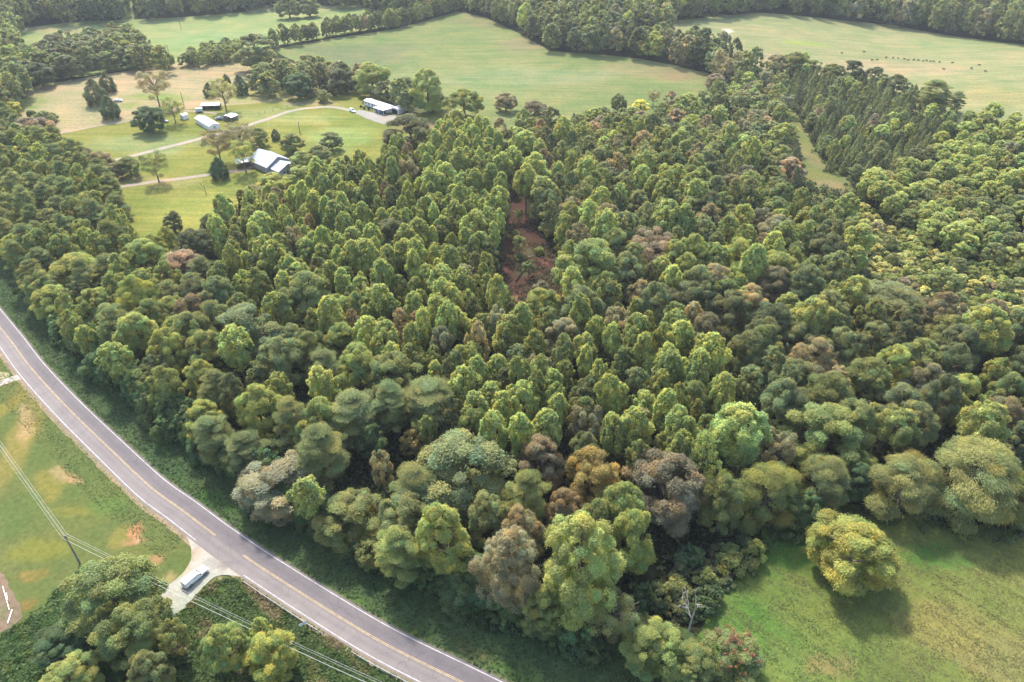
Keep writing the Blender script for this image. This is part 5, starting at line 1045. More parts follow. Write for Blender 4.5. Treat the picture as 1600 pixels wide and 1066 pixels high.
cover('roadside_weeds', side + [near_edge[i] for i in range(iA, max(i0 - 12, 0), -2)], 16000, rcol, .17, .25, 'rough weeds along the mown side of the road', 'weeds', 0, [gr])

# ------------------------------------------------------------------ buildings, vehicles, small things
M_ROOF = simple("pale_metal_roof", (.44, .47, .54), .45, .4, .8, .10)
M_ROOF2 = simple("white_metal_roof", (.78, .78, .76), .5, .4, .8, .08)
M_WALL = simple("grey_siding", (.36, .34, .33), .8, .2, 2, .12)
M_WHITE = simple("white_siding", (.74, .74, .72), .7, .3, 1.5, .06)
M_BLUE = simple("blue_grey_wall", (.13, .17, .25), .7, .3, 1, .15)
M_RUST = simple("rusty_roof", (.20, .12, .085), .8, .2, 1.2, .35)
M_DARK = simple("painted_dark_opening", (.018, .018, .02), .9, .1)
M_GLASS = simple("dark_glass", (.015, .018, .022), .12, .6)
M_WOOD = simple("weathered_wood", (.17, .13, .10), .9, .1, 3, .35)
M_POLE = simple("weathered_pole", (.24, .20, .17), .9, .1, 3, .3)
M_TAN = simple("tan_timber", (.45, .30, .19), .9, .1, 2, .2)
M_PAINT = simple("white_car_paint", (.88, .88, .87), .35, .5)
M_GREYP = simple("grey_car_paint", (.22, .24, .27), .3, .6)
M_TYRE = simple("tyre_rubber", (.018, .018, .018), .85, .2)
M_RIM = simple("wheel_rim", (.45, .45, .46), .35, .5, metal=.7)
M_CHROME = simple("bumper_chrome", (.5, .5, .52), .3, .5, metal=.8)
M_RED = simple("red_lens", (.35, .02, .02), .3, .5)
M_LAMP = simple("clear_lens", (.7, .7, .68), .15, .6)
M_STEEL = simple("galvanised_steel", (.52, .50, .50), .5, .4, 1.5, .15)
M_WIRE = simple("aluminium_wire", (.45, .47, .43), .5, .4)
M_PIPE = simple("white_pipe", (.78, .76, .74), .5, .3)
M_SIGN = simple("pale_sign", (.72, .75, .76), .5, .3)
M_COW = simple("dark_hide", (.05, .038, .03), .8, .2, 2, .4)
M_CHAR = simple("charred_log", (.035, .03, .028), .9, .1, 3, .4)
M_LOG = simple("cut_log", (.30, .24, .17), .9, .1, 3, .3)

def heading(pa, pb): return math.atan2(pb[1] - pa[1], pb[0] - pa[0])
def gable(par, hw, y0, y1, hwall, hr, wallm, roofm, over=.45, name='wall'):
    MB().prism([(-hw, -.3), (hw, -.3), (hw, hwall), (0, hr), (-hw, hwall)], y0, y1).build(name, wallm, par)
    s = (hr - hwall) / hw; e = hwall - over * s; m = MB()
    m.prism([(-hw - over, e + .04), (0, hr + .04), (0, hr + .18), (-hw - over, e + .18)], y0 - over, y1 + over)
    m.prism([(0.002, hr + .04), (hw + over, e + .04), (hw + over, e + .18), (0.002, hr + .18)], y0 - over, y1 + over)
    k = y0 - over + .6
    while k < y1 + over:                                         # raised seams of the metal sheets
        for sg in (-1, 1): m.quad((0, k, hr + .215), (sg * (hw + over), k, e + .215), (sg * (hw + over), k + .06, e + .19), (0, k + .06, hr + .19))
        k += .9
    return m.build('roof', roofm, par)
def window(par, c, ax, wd, ht, frame=M_WHITE):
    """window on a wall: c centre, ax 'x' when the wall faces +-x, else 'y'"""
    x, y, z = c; fo = MB(); a, b = wd / 2, ht / 2
    if ax == 'x': fo.box(x - .05, x + .05, y - a, y + a, z - b, z + b); p = MB().box(x - .07, x + .07, y - a + .12, y + a - .12, z - b + .12, z + b - .12)
    else: fo.box(x - a, x + a, y - .05, y + .05, z - b, z + b); p = MB().box(x - a + .12, x + a - .12, y - .07, y + .07, z - b + .12, z + b - .12)
    f = fo.build('window', frame, par); p.build('pane', M_GLASS, f)

# farmhouse: a tall main gable with a lower wing stepping down in front
A = P(403.8, 231.6, 6.4); B = P(434.3, 244.3, 6.4); LH = math.dist(A[:2], B[:2])
z0 = gh(*B[:2]); rz = heading(A, B) - R(90)
hs = thing('farmhouse', 'pale metal-roofed farmhouse with a lower front wing on the lawn', 'house', ((A[0] + B[0]) / 2, (A[1] + B[1]) / 2, z0), rz)
gable(hs, 6.0, -LH / 2 + .4, LH / 2 - .4, 3.0, 6.2, M_WALL, M_ROOF)
fr = MB().prism([(-4.9, -.3), (4.9, -.3), (4.9, 2.5), (0, 4.7), (-4.9, 2.5)], LH / 2 - .39, LH / 2 + 6.6); fr.build('front_wing', M_WALL, hs)
m = MB(); s_ = 2.2 / 4.9
for sg in (-1, 1): m.prism([(0.002 * sg, 4.74), (sg * 5.3, 4.74 - 5.3 * s_), (sg * 5.3, 4.88 - 5.3 * s_), (0.002 * sg, 4.88)], LH / 2 + .47, LH / 2 + 7)
m.build('wing_roof', M_ROOF, hs)
for yy in (-4, 0, 3.6): window(hs, (-6.02, yy, 1.6), 'x', 1.3, 1.3)
for xx in (-2.6, 2.4): window(hs, (xx, LH / 2 + 6.62, 1.5), 'y', 1.2, 1.3)
MB().box(.2, 1.2, LH / 2 + 6.56, LH / 2 + 6.68, 0, 2.05).build('door', M_WOOD, hs)

# open carport left of the farmhouse
c0 = P(367.5, 253, 2.9); c1 = P(399, 248.5, 2.9); rzc = heading(c0, c1); ln = math.dist(c0[:2], c1[:2])
ct = thing('carport', 'open carport with pale flat roof and dark bays beside the farmhouse', 'carport', (*[(c0[i] + c1[i]) / 2 for i in (0, 1)], gh(*c0[:2])), rzc)
m = MB().prism([(-ln / 2, 2.75), (ln / 2, 3.05), (ln / 2, 3.19), (-ln / 2, 2.89)], -2.6, 3.4); m.build('roof', M_ROOF2, ct)
for k in range(5): MB().box(-ln / 2 + .25 + k * (ln - .6) / 4, -ln / 2 + .4 + k * (ln - .6) / 4, -2.4, -2.25, -.2, 2.76 + .27 * k / 4).build('post', M_WOOD, ct)
MB().box(-ln / 2 + .2, ln / 2 - .2, 3.1, 3.24, -.2, 2.7).box(-ln / 2 + .2, -ln / 2 + .33, -.5, 3.08, -.2, 2.7).build('back_wall', M_WOOD, ct)
MB().box(.2, ln / 2 - .6, -2.45, -2.3, -.1, .75).build('low_wall', M_TAN, ct)

# white mobile home with attached carport
A = P(574, 154.5, 3.4); B = P(610.5, 166.0, 3.4); LM = min(22, math.dist(A[:2], B[:2])); rz = heading(A, B)
mc = ((A[0] + B[0]) / 2, (A[1] + B[1]) / 2, gh(A[0], A[1]) + .1)
mh = thing('mobile_home', 'long white mobile home with pale roof at the end of the lane', 'mobile home', mc, rz)
hx = LM / 2
MB().box(-hx, hx, -2.3, 2.3, .5, 3.0).build('wall', M_WHITE, mh)
MB().box(-hx + .1, hx - .1, -2.2, 2.2, -.4, .48).build('skirting', M_WALL, mh)
g = MB()
for sg in (-1, 1):
    i = len(g.V); g.V += [(-hx - .2, 0, 3.55), (hx + .2, 0, 3.55), (hx + .2, sg * 2.55, 2.98), (-hx - .2, sg * 2.55, 2.98), (-hx - .2, 0, 3.43), (hx + .2, 0, 3.43), (hx + .2, sg * 2.55, 2.86), (-hx - .2, sg * 2.55, 2.86)]
    g.F += [tuple(i + q for q in f) for f in ((0, 1, 2, 3), (7, 6, 5, 4), (3, 2, 6, 7), (1, 5, 6, 2), (0, 3, 7, 4))]
g.build('roof', M_ROOF2, mh)
for xx in (-hx + 1.6, -hx + 4.2, -hx + 7.2, 1.5, 5): window(mh, (xx, -2.32, 1.9), 'y', 1.2, 1.2)
window(mh, (-hx - .02, 0, 1.9), 'x', 1.4, 1.2)
MB().box(-hx + 9.0, -hx + 9.9, -2.38, -2.26, .55, 2.55).build('door', M_WALL, mh)
c = P(598, 169.0, 2.6); cp = thing('carport', 'white-roofed carport with blue-grey side attached to the mobile home', 'carport', (c[0], c[1], gh(c[0], c[1]) + .1), rz)
MB().prism([(-4.2, 2.55), (4.4, 2.7), (4.4, 2.83), (-4.2, 2.68)], -3.2, 3.0).build('roof', M_ROOF2, cp)
for xx, yy in ((-4, -3), (4.2, -3), (-4, 2.7), (4.2, 2.7), (0, -3)): MB().box(xx - .07, xx + .07, yy - .07, yy + .07, -.3, 2.6).build('post', M_WHITE, cp)
MB().box(-3.7, 1.6, -2.2, -2.1, -.2, 2.3).build('side_panel', M_BLUE, cp)
c = P(622, 176, 0); sh = thing('metal_shed', 'grey metal shed with arched dark doorway right of the mobile home carport', 'shed', (c[0], c[1], c[2] + .1), rz + R(10))
prof = [(-3, -.2), (3, -.2), (3, 2.0)] + [(3 * math.cos(a), 2.0 + 1.1 * math.sin(a)) for a in np.linspace(.3, 2.84, 7)] + [(-3, 2.0)]
MB().prism(prof, -2.6, 2.6).build('shell', M_STEEL, sh)
arch = [(-1.9, 0), (1.9, 0), (1.9, 1.5)] + [(1.9 * math.cos(a), 1.5 + .8 * math.sin(a)) for a in np.linspace(.3, 2.84, 6)] + [(-1.9, 1.5)]
MB().prism(arch, -2.66, -2.55).build('doorway', M_DARK, sh); MB().box(-2.75, -2.45, -3.0, -2.7, -.2, 2.5).build('corner_post', M_WHITE, sh)  # doorway is a near-black panel painting the inside shade; the shell is closed
c = P(630, 163, 0); ts = thing('timber_shelter', 'small tan timber shelter behind the grey metal shed', 'shelter', (c[0], c[1], c[2]), rz)
MB().prism([(-2, 2.0), (2, 2.4), (2, 2.5), (-2, 2.1)], -1.4, 1.4).build('roof', M_TAN, ts)
for xx in (-1.8, 1.8):
    for yy in (-1.2, 1.2): MB().box(xx - .07, xx + .07, yy - .07, yy + .07, -.2, 2.05).build('post', M_TAN, ts)

# the sheds in the yard
A = P(311.5, 181.5, 3); B = P(334.5, 195.0, 3); rz = heading(A, B) - R(90); LL = min(19, math.dist(A[:2], B[:2]))
ws = thing('long_white_shed', 'long white gabled shed standing in the yard between lane and track', 'shed', ((A[0] + B[0]) / 2, (A[1] + B[1]) / 2, gh(A[0], A[1]) + .12), rz)
gable(ws, 2.6, -LL / 2, LL / 2, 2.3, 3.3, M_WHITE, M_ROOF2, .2)
for yy in (-5, 0, 5): window(ws, (-2.62, yy, 1.4), 'x', .9, .7, M_WALL)
MB().box(-.5, .5, LL / 2 - .04, LL / 2 + .06, 0, 2).build('door', M_WALL, ws)
c = P(331.5, 170, 0); ob = thing('open_shed', 'open-fronted shed with white and rusty roof below the cedars', 'shed', (c[0], c[1], c[2] + .12), R(8))
MB().prism([(-4.6, -.2), (4.6, -.2), (4.6, 2.6), (-4.6, 2.6)], 1.8, 1.95).box(-4.6, -4.45, -2.2, 1.79, -.2, 2.4).box(4.45, 4.6, -2.2, 1.79, -.2, 2.4).build('wall', M_WOOD, ob)
m = MB(); i = 0
m.quad((-4.9, -2.6, 2.35), (4.9, -2.6, 2.35), (4.9, .2, 3.1), (-4.9, .2, 3.1)); m.quad((-4.9, .2, 3.0), (4.9, .2, 3.0), (4.9, -2.6, 2.25), (-4.9, -2.6, 2.25)); m.quad((-4.9, -2.6, 2.25), (4.9, -2.6, 2.25), (4.9, -2.6, 2.35), (-4.9, -2.6, 2.35))
m.build('front_roof', M_ROOF2, ob)
m = MB(); m.quad((-4.9, .2, 3.1), (4.9, .2, 3.1), (4.9, 2.5, 2.5), (-4.9, 2.5, 2.5)); m.quad((-4.9, 2.5, 2.4), (4.9, 2.5, 2.4), (4.9, .2, 3.0), (-4.9, .2, 3.0)); m.build('rear_roof', M_RUST, ob)
for k in range(5): MB().box(-4.55 + k * 2.26, -4.42 + k * 2.26, -2.4, -2.27, -.2, 2.3).build('post', M_WOOD, ob)
c = P(288.5, 186, 0); wh = thing('small_white_shed', 'small white square shed left of the long white one', 'shed', (c[0], c[1], c[2] + .12), R(-35))
gable(wh, 1.5, -1.5, 1.5, 2.2, 2.7, M_WHITE, M_ROOF2, .15); MB().box(-.5, .5, -1.58, -1.47, 0, 1.9).build('door', M_WALL, wh)
c = P(361, 188, 0); wc = thing('white_canopy', 'white-roofed canopy shed with dark open front right of the long white shed', 'canopy', (c[0], c[1], c[2] + .12), R(-25))
MB().prism([(-3, 2.1), (-1.6, 2.75), (1.6, 2.75), (3, 2.1), (3, 2.25), (1.6, 2.9), (-1.6, 2.9), (-3, 2.25)], -2.6, 2.6).build('roof', M_ROOF2, wc)
MB().box(-2.9, -2.8, -2.5, 2.5, -.2, 2.1).box(-2.79, 2.79, 2.4, 2.5, -.2, 2.1).build('wall', M_WALL, wc)
for yy in (-2.4, 0, 2.4): MB().box(2.75, 2.88, yy - .06, yy + .06, -.2, 2.1).build('post', M_WALL, wc)
c = P(312, 176, 0); pt = thing('box_trailer', 'pale box trailer behind the long white shed', 'trailer', (c[0], c[1], c[2] + .12), R(20))
MB().box(-1.8, 1.8, -1, 1, .5, 2.2, .08).build('box', M_ROOF, pt)
for xx in (-.5, .5):
    for yy in (-1.05, 1.05): MB().disc((xx, yy, .35), (0, 1, 0), .35, .18).build('wheel', M_TYRE, pt)
MB().tube([(1.8, 0, .5), (3, 0, .5)], .06, 5).build('tow_bar', M_STEEL, pt)
c = P(1133, 62, 0); fs = thing('small_white_shed', 'small white-roofed shed at the tree edge of the far right pasture', 'shed', (c[0], c[1], c[2] + .1), R(5))
gable(fs, 2.2, -2.5, 2.5, 3.4, 4.3, M_WALL, M_ROOF2, .3); MB().box(-1.4, 1.4, -2.58, -2.47, 0, 2.6).build('door', M_DARK, fs)

# vehicles: +x is forward
def wheel(par, x, y, r=.37):
    t = MB().disc((x, y, r), (0, 1, 0), r, .25, 18).build('wheel', M_TYRE, par); MB().disc((x, y + (.135 if y > 0 else -.135), r), (0, 1, 0), r * .6, .03, 14).build('rim', M_RIM, t)
def shell(par, secs, name, mat, bevel=.05):
    """lofted body: sections (x, half width, z bottom, z top, top half width)"""
    V, F = [], []
    for x, hw, zb_, zt, tw in secs:
        V += [(x, -hw * .94, zb_), (x, hw * .94, zb_), (x, hw, (zb_ * .6 + zt * .4)), (x, hw * .985, zt - .08), (x, tw, zt), (x, -tw, zt), (x, -hw * .985, zt - .08), (x, -hw, (zb_ * .6 + zt * .4))]
    n = 8
    for i in range(len(secs) - 1):
        for k in range(n): a = i * n + k; b = i * n + (k + 1) % n; F.append((a, a + n, b + n, b))
    F.append(tuple(range(n))); F.append(tuple(range((len(secs) - 1) * n + n - 1, (len(secs) - 1) * n - 1, -1)))
    m = MB(); m.V = V; m.F = F; return m.build(name, mat, par)
def side_glass(par, pts, y, name='side_window'):
    for sg in (-1, 1):
        q = [(x, sg * (y(z) + .012), z) for x, z in pts]
        m = MB(); m.quad(*(q if sg < 0 else q[::-1])); m.quad(*[(x, yy - sg * .02, z) for x, yy, z in (q[::-1] if sg < 0 else q)]); m.build(name, M_GLASS, par)
# white pickup truck with canopy over the bed
a = P(290, 916, 0); b = P(322, 889, 0); rz = heading(a, b)
tr = thing('pickup_truck', 'white pickup truck with covered bed leaving the gravel drive', 'pickup truck', (*P(306, 905)[:2], .13), rz)
tr.scale = (.93, .93, .93)
shell(tr, [(-2.75, .93, .5, 1.12, .9), (-2.0, .97, .45, 1.14, .93), (0, .98, .42, 1.14, .93), (1.1, .98, .42, 1.15, .92), (2.2, .97, .45, 1.10, .86), (2.7, .92, .5, 1.0, .8), (2.8, .86, .55, .9, .74)], 'body', M_PAINT)
shell(tr, [(-.95, .86, 1.12, 1.80, .74), (.25, .86, 1.12, 1.83, .74), (.62, .86, 1.12, 1.72, .72), (1.22, .86, 1.10, 1.22, .80)], 'cab', M_PAINT)
shell(tr, [(-2.72, .90, 1.12, 1.72, .76), (-2.5, .91, 1.12, 1.84, .78), (-1.0, .91, 1.12, 1.86, .78)], 'bed_canopy', M_PAINT)
m = MB(); m.quad((.80, -.66, 1.645), (1.16, -.72, 1.29), (1.16, .72, 1.29), (.80, .66, 1.645)); m.build('windscreen', M_GLASS, tr)
yy = lambda z: .86 - .12 * max(0, (z - 1.15) / .7) + .012
side_glass(tr, [(.95, 1.26), (.55, 1.62), (-.05, 1.66), (-.05, 1.26)], yy); side_glass(tr, [(-.15, 1.26), (-.15, 1.66), (-.75, 1.66), (-.8, 1.26)], yy)
side_glass(tr, [(-1.3, 1.42), (-1.3, 1.6), (-2.1, 1.58), (-2.1, 1.42)], lambda z: .93 - .13 * max(0, (z - 1.15) / .7) + .012, 'canopy_window')
m = MB(); m.quad((-2.74, .6, 1.3), (-2.735, .6, 1.62), (-2.735, -.6, 1.62), (-2.74, -.6, 1.3)); m.build('rear_window', M_GLASS, tr)
for x in (-1.75, 1.75):
    for y in (-.86, .86): wheel(tr, x, y)
MB().box(2.78, 2.92, -.85, .85, .48, .68, .03).build('front_bumper', M_CHROME, tr); MB().box(-2.95, -2.77, -.85, .85, .5, .68, .03).build('rear_bumper', M_CHROME, tr)
for y in (-.68, .68): MB().box(2.72, 2.82, y - .15, y + .15, .74, .9).build('headlight', M_LAMP, tr); MB().box(-2.79, -2.74, y * 1.2 - .08, y * 1.2 + .08, .78, 1.05).build('tail_light', M_RED, tr)
for y in (-1.05, 1.05): MB().box(.78, .92, y - .1, y + .1, 1.2, 1.36).build('mirror', M_TYRE, tr)
def car(u, v, rz, paint, label, name='parked_car', suv=True):
    o = thing(name, label, 'car', (*P(u, v)[:2], P(u, v)[2] + .2), rz); h = 1.7 if suv else 1.45
    shell(o, [(-2.25, .82, .45, .95, .75), (-1.9, .9, .35, 1.02, .82), (0, .92, .32, 1.0, .85), (1.2, .91, .33, .98, .82), (2.0, .86, .38, .84, .7), (2.25, .76, .45, .72, .62)], 'body', paint)
    shell(o, [(-2.1 if suv else -1.6, .76, .98, 1.1, .66), (-1.75 if suv else -1.0, .8, .98, h - .03, .62), (.1, .8, .98, h, .62), (1.15, .76, .95, 1.02, .7)], 'cabin', paint)
    m = MB(); m.quad((.25, -.58, h - .06), (1.1, -.66, 1.06), (1.1, .66, 1.06), (.25, .58, h - .06)); m.build('windscreen', M_GLASS, o)
    side_glass(o, [(.85, 1.08), (.15, h - .12), (-1.5, h - .14), (-1.7, 1.08)], lambda z: .80 - .17 * max(0, (z - 1.0) / (h - 1)) + .015)
    for x in (-1.4, 1.4):
        for y in (-.8, .8): wheel(o, x, y, .33)
    for y in (-.6, .6): MB().box(2.08, 2.2, y - .14, y + .14, .62, .76).build('headlight', M_LAMP, o); MB().box(-2.24, -2.16, y * 1.1 - .1, y * 1.1 + .1, .75, .92).build('tail_light', M_RED, o)
    return o
car(551, 175.5, heading(P(540, 170), P(566, 180)), M_PAINT, 'white car parked on the lane near the mobile home')
car(185, 159, R(10), M_PAINT, 'white car parked in the hay field beside the cedars', suv=False)
car(344, 187.5, R(15), M_GREYP, 'grey car parked between the long white shed and the white canopy', suv=False)
car(257, 191.5, R(-10), M_GREYP, 'grey car half hidden right of the lone dark tree', suv=False)

# guardrail, sign, marker post
gl = offset(CL, -HW - 1.25); iG = min(range(len(gl)), key=lambda i: math.dist(gl[i], P(384, 908)[:2]))
g0 = gl[iG:]; g0 = resample(g0, 1.9)
gd = thing('guardrail', 'long galvanised guardrail on dark posts along the near edge of the road', 'guardrail', (g0[0][0], g0[0][1], .1)); gx, gy = g0[0]
loc = [(x - gx, y - gy) for x, y in g0]; lo2 = offset(loc, -.09)
m = MB(); prof = [(-.03, .50), (.05, .55), (.05, .61), (-.03, .655), (.05, .70), (.05, .76), (-.03, .81)]
rows = [[(*offset(loc, d)[i], z) for i in range(len(loc))] for d, z in prof]
for i in range(len(loc) - 1):
    for k in range(len(prof) - 1): m.quad(rows[k][i], rows[k][i + 1], rows[k + 1][i + 1], rows[k + 1][i])
m.build('rail', M_STEEL, gd)
for i in range(0, len(lo2) - 1): MB().box(lo2[i][0] - .08, lo2[i][0] + .08, lo2[i][1] - .08, lo2[i][1] + .08, -.3, .80).build('post', M_WOOD, gd) if i < 95 else None
sx, sy, _ = P(476, 984, 0); sg = thing('road_sign', 'small pale double sign on a thin post behind the guardrail', 'sign', (sx, sy, .06), heading(CL[iG], CL[iG + 8]) + R(70))
MB().tube([(0, 0, -.2), (0, 0, 2.3)], .04, 6).build('post', M_WOOD, sg)
for s in (-1, 1): MB().prism([(s * .38 - .34, 1.45), (s * .38 + .34, 1.45), (s * .38 + .34, 2.25), (s * .38 - .34, 2.25)], -.055, -.035).build('panel', M_SIGN, sg)
mx, my, _ = P(227, 721); mk = thing('marker_post', 'small white marker post on the far verge of the road', 'marker post', (mx, my, .06))
MB().box(-.05, .05, -.05, .05, -.2, 1.0).build('post', M_PIPE, mk); MB().box(-.055, .055, -.06, .06, .75, .9).build('reflector', M_RED, mk)

# utility pole by the drive and its lines
def pole(u, v, h, label, arm=True, rz=0, lean=(0, 0), loc=None):
    x, y, z = loc or P(u, v)
    o = thing('utility_pole', label, 'utility pole', (x, y, z), rz)
    MB().tube([(0, 0, -.4), (lean[0], lean[1], h)], [.21, .14], 8).build('pole', M_POLE, o)
    if arm:
        MB().box(-.7 + lean[0], .7 + lean[0], -.16 + lean[1], -.04 + lean[1], h - .55, h - .42).build('crossarm', M_WOOD, o)
        for xx in (-.55, 0, .5): MB().tube([(xx + lean[0], -.1 + lean[1], h - .42), (xx + lean[0], -.1 + lean[1], h - .2)], .05, 6).build('insulator', M_STEEL, o)
    return o
HP = 8.6
x0, y0, _ = P(125, 881)
La = P(-70, 596, HP); Ra = P(690, 1112, HP)
rzp = heading((x0, y0), Ra) + R(90)
pole(0, 0, HP, 'leaning grey utility pole on the roadside grass beside the gravel drive', True, rzp, loc=(x0, y0, 0))
pole(0, 0, HP, 'utility pole beyond the left edge carrying the same lines', True, rzp, loc=(La[0], La[1], 0)); pole(0, 0, HP, 'utility pole beyond the lower edge carrying the same lines', True, rzp, loc=(Ra[0], Ra[1], 0))
nx, ny = math.cos(rzp), math.sin(rzp)
for k, (off, dz) in enumerate(((-.55, -.2), (.5, -.2), (.05, .02), (0, -1.6))):
    pts = []
    for (a, b) in (((La[0], La[1]), (x0, y0)), ((x0, y0), (Ra[0], Ra[1]))):
        for j in range(17):
            t = j / 16; pts.append((a[0] + (b[0] - a[0]) * t + nx * off, a[1] + (b[1] - a[1]) * t + ny * off, HP + dz - 4 * .9 * t * (1 - t)))
    o = MB().tube(pts, .017, 5).build('power_line', M_WIRE)
    tag(o, ['outer power line on the left end of the crossarm', 'outer power line on the right end of the crossarm', 'top power line over the pole tip', 'lowest power line hung below the crossarm'][k], 'power line', 'power lines along the road')
for u, v, h, lb in ((235, 33, 12, 'far utility pole left on the upper pasture'), (283, 45, 12, 'far utility pole right on the upper pasture'), (269, 104, 13, 'leaning utility pole at the right end of the far tree line'), (288, 167, 8, 'thin utility pole at the edge of the hay field by the sheds'), (469, 209, 6, 'thin pale utility pole on the lawn behind the farmhouse')):
    pole(u, v, h, lb, h > 10, .4)

# wire fence between hay field and lawn
fl = resample([P(u, v)[:2] for u, v in ((405, 179), (440, 172), (475, 162), (497, 156))], 3.2); fx, fy = fl[0]; fz = gh(fx, fy)
fe = thing('wire_fence', 'low post and wire fence between hay field and lawn', 'fence', (fx, fy, fz))
for x, y in fl: MB().tube([(x - fx, y - fy, gh(x, y) - fz - .3), (x - fx, y - fy, gh(x, y) - fz + 1.35)], .09, 6).build('post', M_WOOD, fe)
m = MB()
for zz in (.5, .9, 1.25): m.tube([(x - fx, y - fy, gh(x, y) - fz + zz) for x, y in fl], .012, 4)
m.build('wire', M_STEEL, fe)

# white pipes on the dirt patch
for (a, b, r, lb) in (((9.5, 927), (11, 938), .13, 'short white pipe standing off the dirt heap at the left edge'), ((4, 916), (14.5, 953), .07, 'long thin white pipe across the dirt patch at the left edge'), ((19, 953), (12, 974), .12, 'thick white pipe lying nearest on the dirt patch')):
    p, q = P(*a, .25), P(*b, .25); MBt = MB().tube([p, [(p[i] + q[i]) / 2 for i in range(3)], q], r, 8); tag(MBt.build('white_pipe', M_PIPE), lb, 'pipe', 'pipes on the dirt patch')

# logs and stumps in the clearing
for (a, b, r, mt, lb) in (((821, 422), (851, 417), .28, M_CHAR, 'dark fallen log lying crosswise in the red clearing'), ((806, 439), (817, 424), .24, M_CHAR, 'dark fallen log pointing down the red clearing'), ((823, 403), (836, 399), .14, M_LOG, 'pale fallen stem in the middle of the red clearing'), ((800, 330), (812, 334), .2, M_LOG, 'short pale log at the top of the red clearing')):
    p, q = P(*a, .45), P(*b, .45); mid = [(p[i] + q[i]) / 2 for i in range(3)]; mid[2] += .1; d = Vector(q) - Vector(p)
    m = MB().tube([p, mid, q], [r, r * .9, r * .6], 8)
    for f in (.35, .6, .8):
        s = Vector(p) + d * f; m.tube([s, s + Vector((random.uniform(-.6, .6), random.uniform(-.6, .6), .7))], [r * .3, r * .1], 4)
    tag(m.build('fallen_log', mt), lb, 'log', 'logs in the clearing')
# dead trees
for (u, v, h, sd_, lb) in ((1076, 985, 11.5, 8, 'dead white snag standing at the meadow corner'), (986, 990, 8, 21, 'small dead white branches beside the wood corner tree')):
    x, y, z = P(u, v); o = thing('dead_tree', lb, 'dead tree', (x, y, z)); dead_tree(h, 3, sd_).build('trunk', DEADWOOD, o)
# red flower clumps on the bushy tree by the meadow
for t in TREES:
    if t['lm'] == 'the red-tipped bushy tree':
        H, Rr, zb, cc = KIND[t['kind']]; C, Nn = [], []
        for _ in range(34):
            a = random.uniform(0, 6.28); th = random.uniform(.05, 1.15); c = np.array([Rr * 1.0 * math.sin(th) * math.cos(a), Rr * math.sin(th) * math.sin(a), zb + (H - zb) * (.38 + .62 * math.cos(th))])
            n = random.randrange(10, 26); d = unit(rng.normal(size=(n, 3)) + np.array([0, 0, .6])); C = c + d * rng.uniform(.2, .6, (n, 1)); V, F = leaf_quads(C, d + rng.normal(size=(n, 3)) * .4, .2, .13)
            fo = link('flower_cluster', mesh_np('flower_cluster', V, F, [LEAF], np.repeat(rng.uniform(.7, 1.2, (n, 1)), 4, 0) * np.ones((1, 3))), t['obj']); fo.color = (.30, .14, .08, 1)
# three dark shrubs in front of the mobile home
for (u, v, lb) in ((564, 168.5, 'leftmost of three small dark bushes before the mobile home'), (569, 171, 'middle of three small dark bushes before the mobile home'), (576, 172.5, 'rightmost of three small dark bushes before the mobile home')):
    x, y, z = P(u, v); o = thing('shrub', lb, 'shrub', (x, y, z + .1), 0, 'bushes before the mobile home'); o.scale = (.32, .32, .45); cm, tm = tree_mesh('shrub', 'lo', 0)
    c = link('crown', cm, o); c.color = (.05, .07, .03, 1); link('trunk', tm, o)

# cattle on the right pasture: one continuous body each
me = bpy.data.meshes.new("cow_skeleton")
J = [(0, 0, 1.05), (.75, 0, 1.08), (1.05, 0, 1.25), (1.38, 0, 1.2), (1.62, 0, 1.02), (-.75, 0, 1.1), (-.95, 0, 1.0), (-1.0, 0, .5),
     (.7, .24, .75), (.72, .24, .35), (.7, .24, .03), (.7, -.24, .75), (.72, -.24, .35), (.7, -.24, .03), (-.7, .24, .75), (-.8, .24, .42), (-.72, .24, .03), (-.7, -.24, .75), (-.8, -.24, .42), (-.72, -.24, .03)]
Ed = [(0, 1), (1, 2), (2, 3), (3, 4), (0, 5), (5, 6), (6, 7), (1, 8), (8, 9), (9, 10), (1, 11), (11, 12), (12, 13), (5, 14), (14, 15), (15, 16), (5, 17), (17, 18), (18, 19)]
rad = [.40, .36, .2, .19, .11, .35, .08, .03] + [.15, .085, .075] * 4
me.from_pydata(J, Ed, []); so = bpy.data.objects.new("cow_skeleton", me); col.objects.link(so)
md = so.modifiers.new("skin", 'SKIN'); ms = so.modifiers.new("sub", 'SUBSURF'); ms.levels = 1
if not me.skin_vertices: me.attributes
for i, r in enumerate(rad): me.skin_vertices[0].data[i].radius = (r, r)
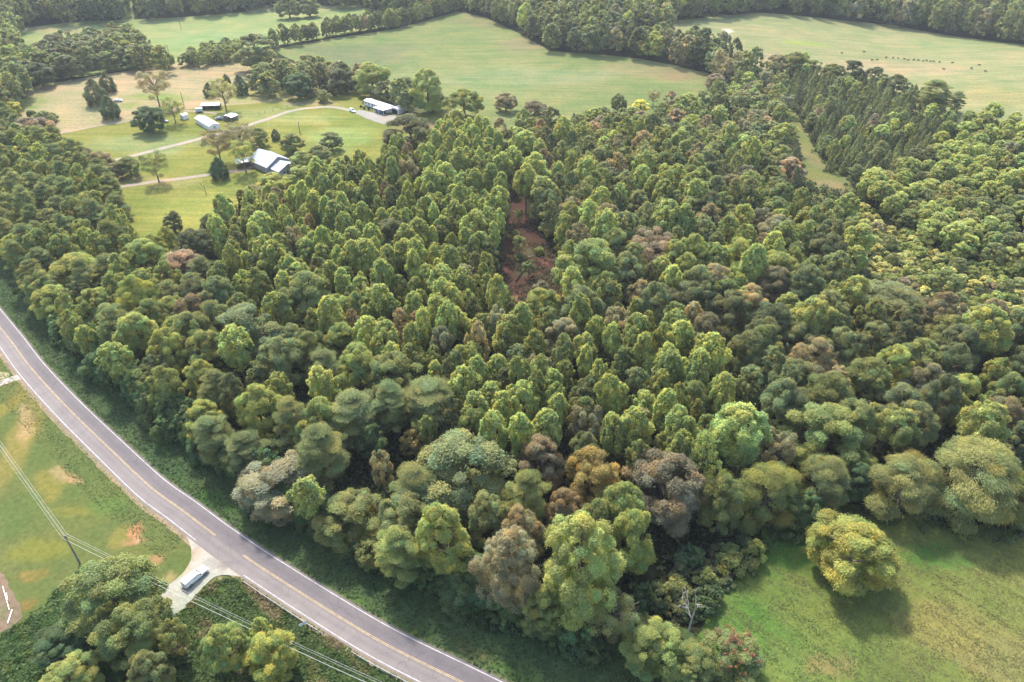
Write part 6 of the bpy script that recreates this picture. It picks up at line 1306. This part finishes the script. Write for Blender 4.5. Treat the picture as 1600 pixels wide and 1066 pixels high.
me.skin_vertices[0].data[0].use_root = True
dg = bpy.context.evaluated_depsgraph_get(); cow_me = bpy.data.meshes.new_from_object(so.evaluated_get(dg)); cow_me.name = "cow"; cow_me.materials.clear(); cow_me.materials.append(M_COW)
bpy.data.objects.remove(so)
COWS = [(1314, 84.5), (1350, 83), (1363, 95), (1370, 95.5), (1384, 91.5), (1396, 92), (1404, 93), (1411, 94), (1419, 95), (1426, 95.5), (1434, 96), (1441, 97), (1447, 96), (1454, 98), (1460, 98.5), (1467, 99), (1474, 109), (1486, 99.5), (1518, 109), (1529, 103), (1539, 114)]
mid = (1430, 96)
for i, (u, v) in enumerate(COWS):
    x, y, z = P(u + random.uniform(-1.5, 1.5), v + random.uniform(-.7, .7))
    if u > 1480: lb = f"dark cow right of the herd, {['', '', '', '', '', 'rightmost and nearest', 'farthest back', 'second from the right', 'closest to the herd'][len(COWS) - i + 0 if len(COWS) - i < 5 else 4] if False else {17: 'closest to the herd', 18: 'standing apart and lower', 19: 'farthest back', 20: 'rightmost of all'}[i]}"
    elif i == 16: lb = 'dark cow standing alone in front of the herd'
    elif i < 4: lb = ['dark cow leftmost on the right pasture, far from the herd', 'dark cow alone behind the left end of the herd', 'dark cow left and in front of the herd', 'dark cow next to the left front straggler'][i]
    else: lb = f"dark cow in the herd, {ORD[i - 4].strip() or 'first'} from the left of the close line"
    o = link('cow', cow_me, None, (x, y, z + .1)); o.rotation_euler[2] = random.uniform(0, 6.28); o.scale = (.8, .8, .8); tag(o, lb, 'cow', 'cattle on the right pasture')

# ------------------------------------------------------------------ the air between
hz, n, o = new_mat("haze")
pv = N(n, "ShaderNodeVolumePrincipled"); pv.inputs['Color'].default_value = (.80, .87, .97, 1); pv.inputs['Density'].default_value = .000105; pv.inputs['Anisotropy'].default_value = .2
n.links.new(pv.outputs[0], o.inputs['Volume'])
tag(MB().box(-2450, 2450, -450, 3050, -8, 124).build('haze', hz), 'thin pale haze filling the air over the fields', 'haze', kind='stuff')
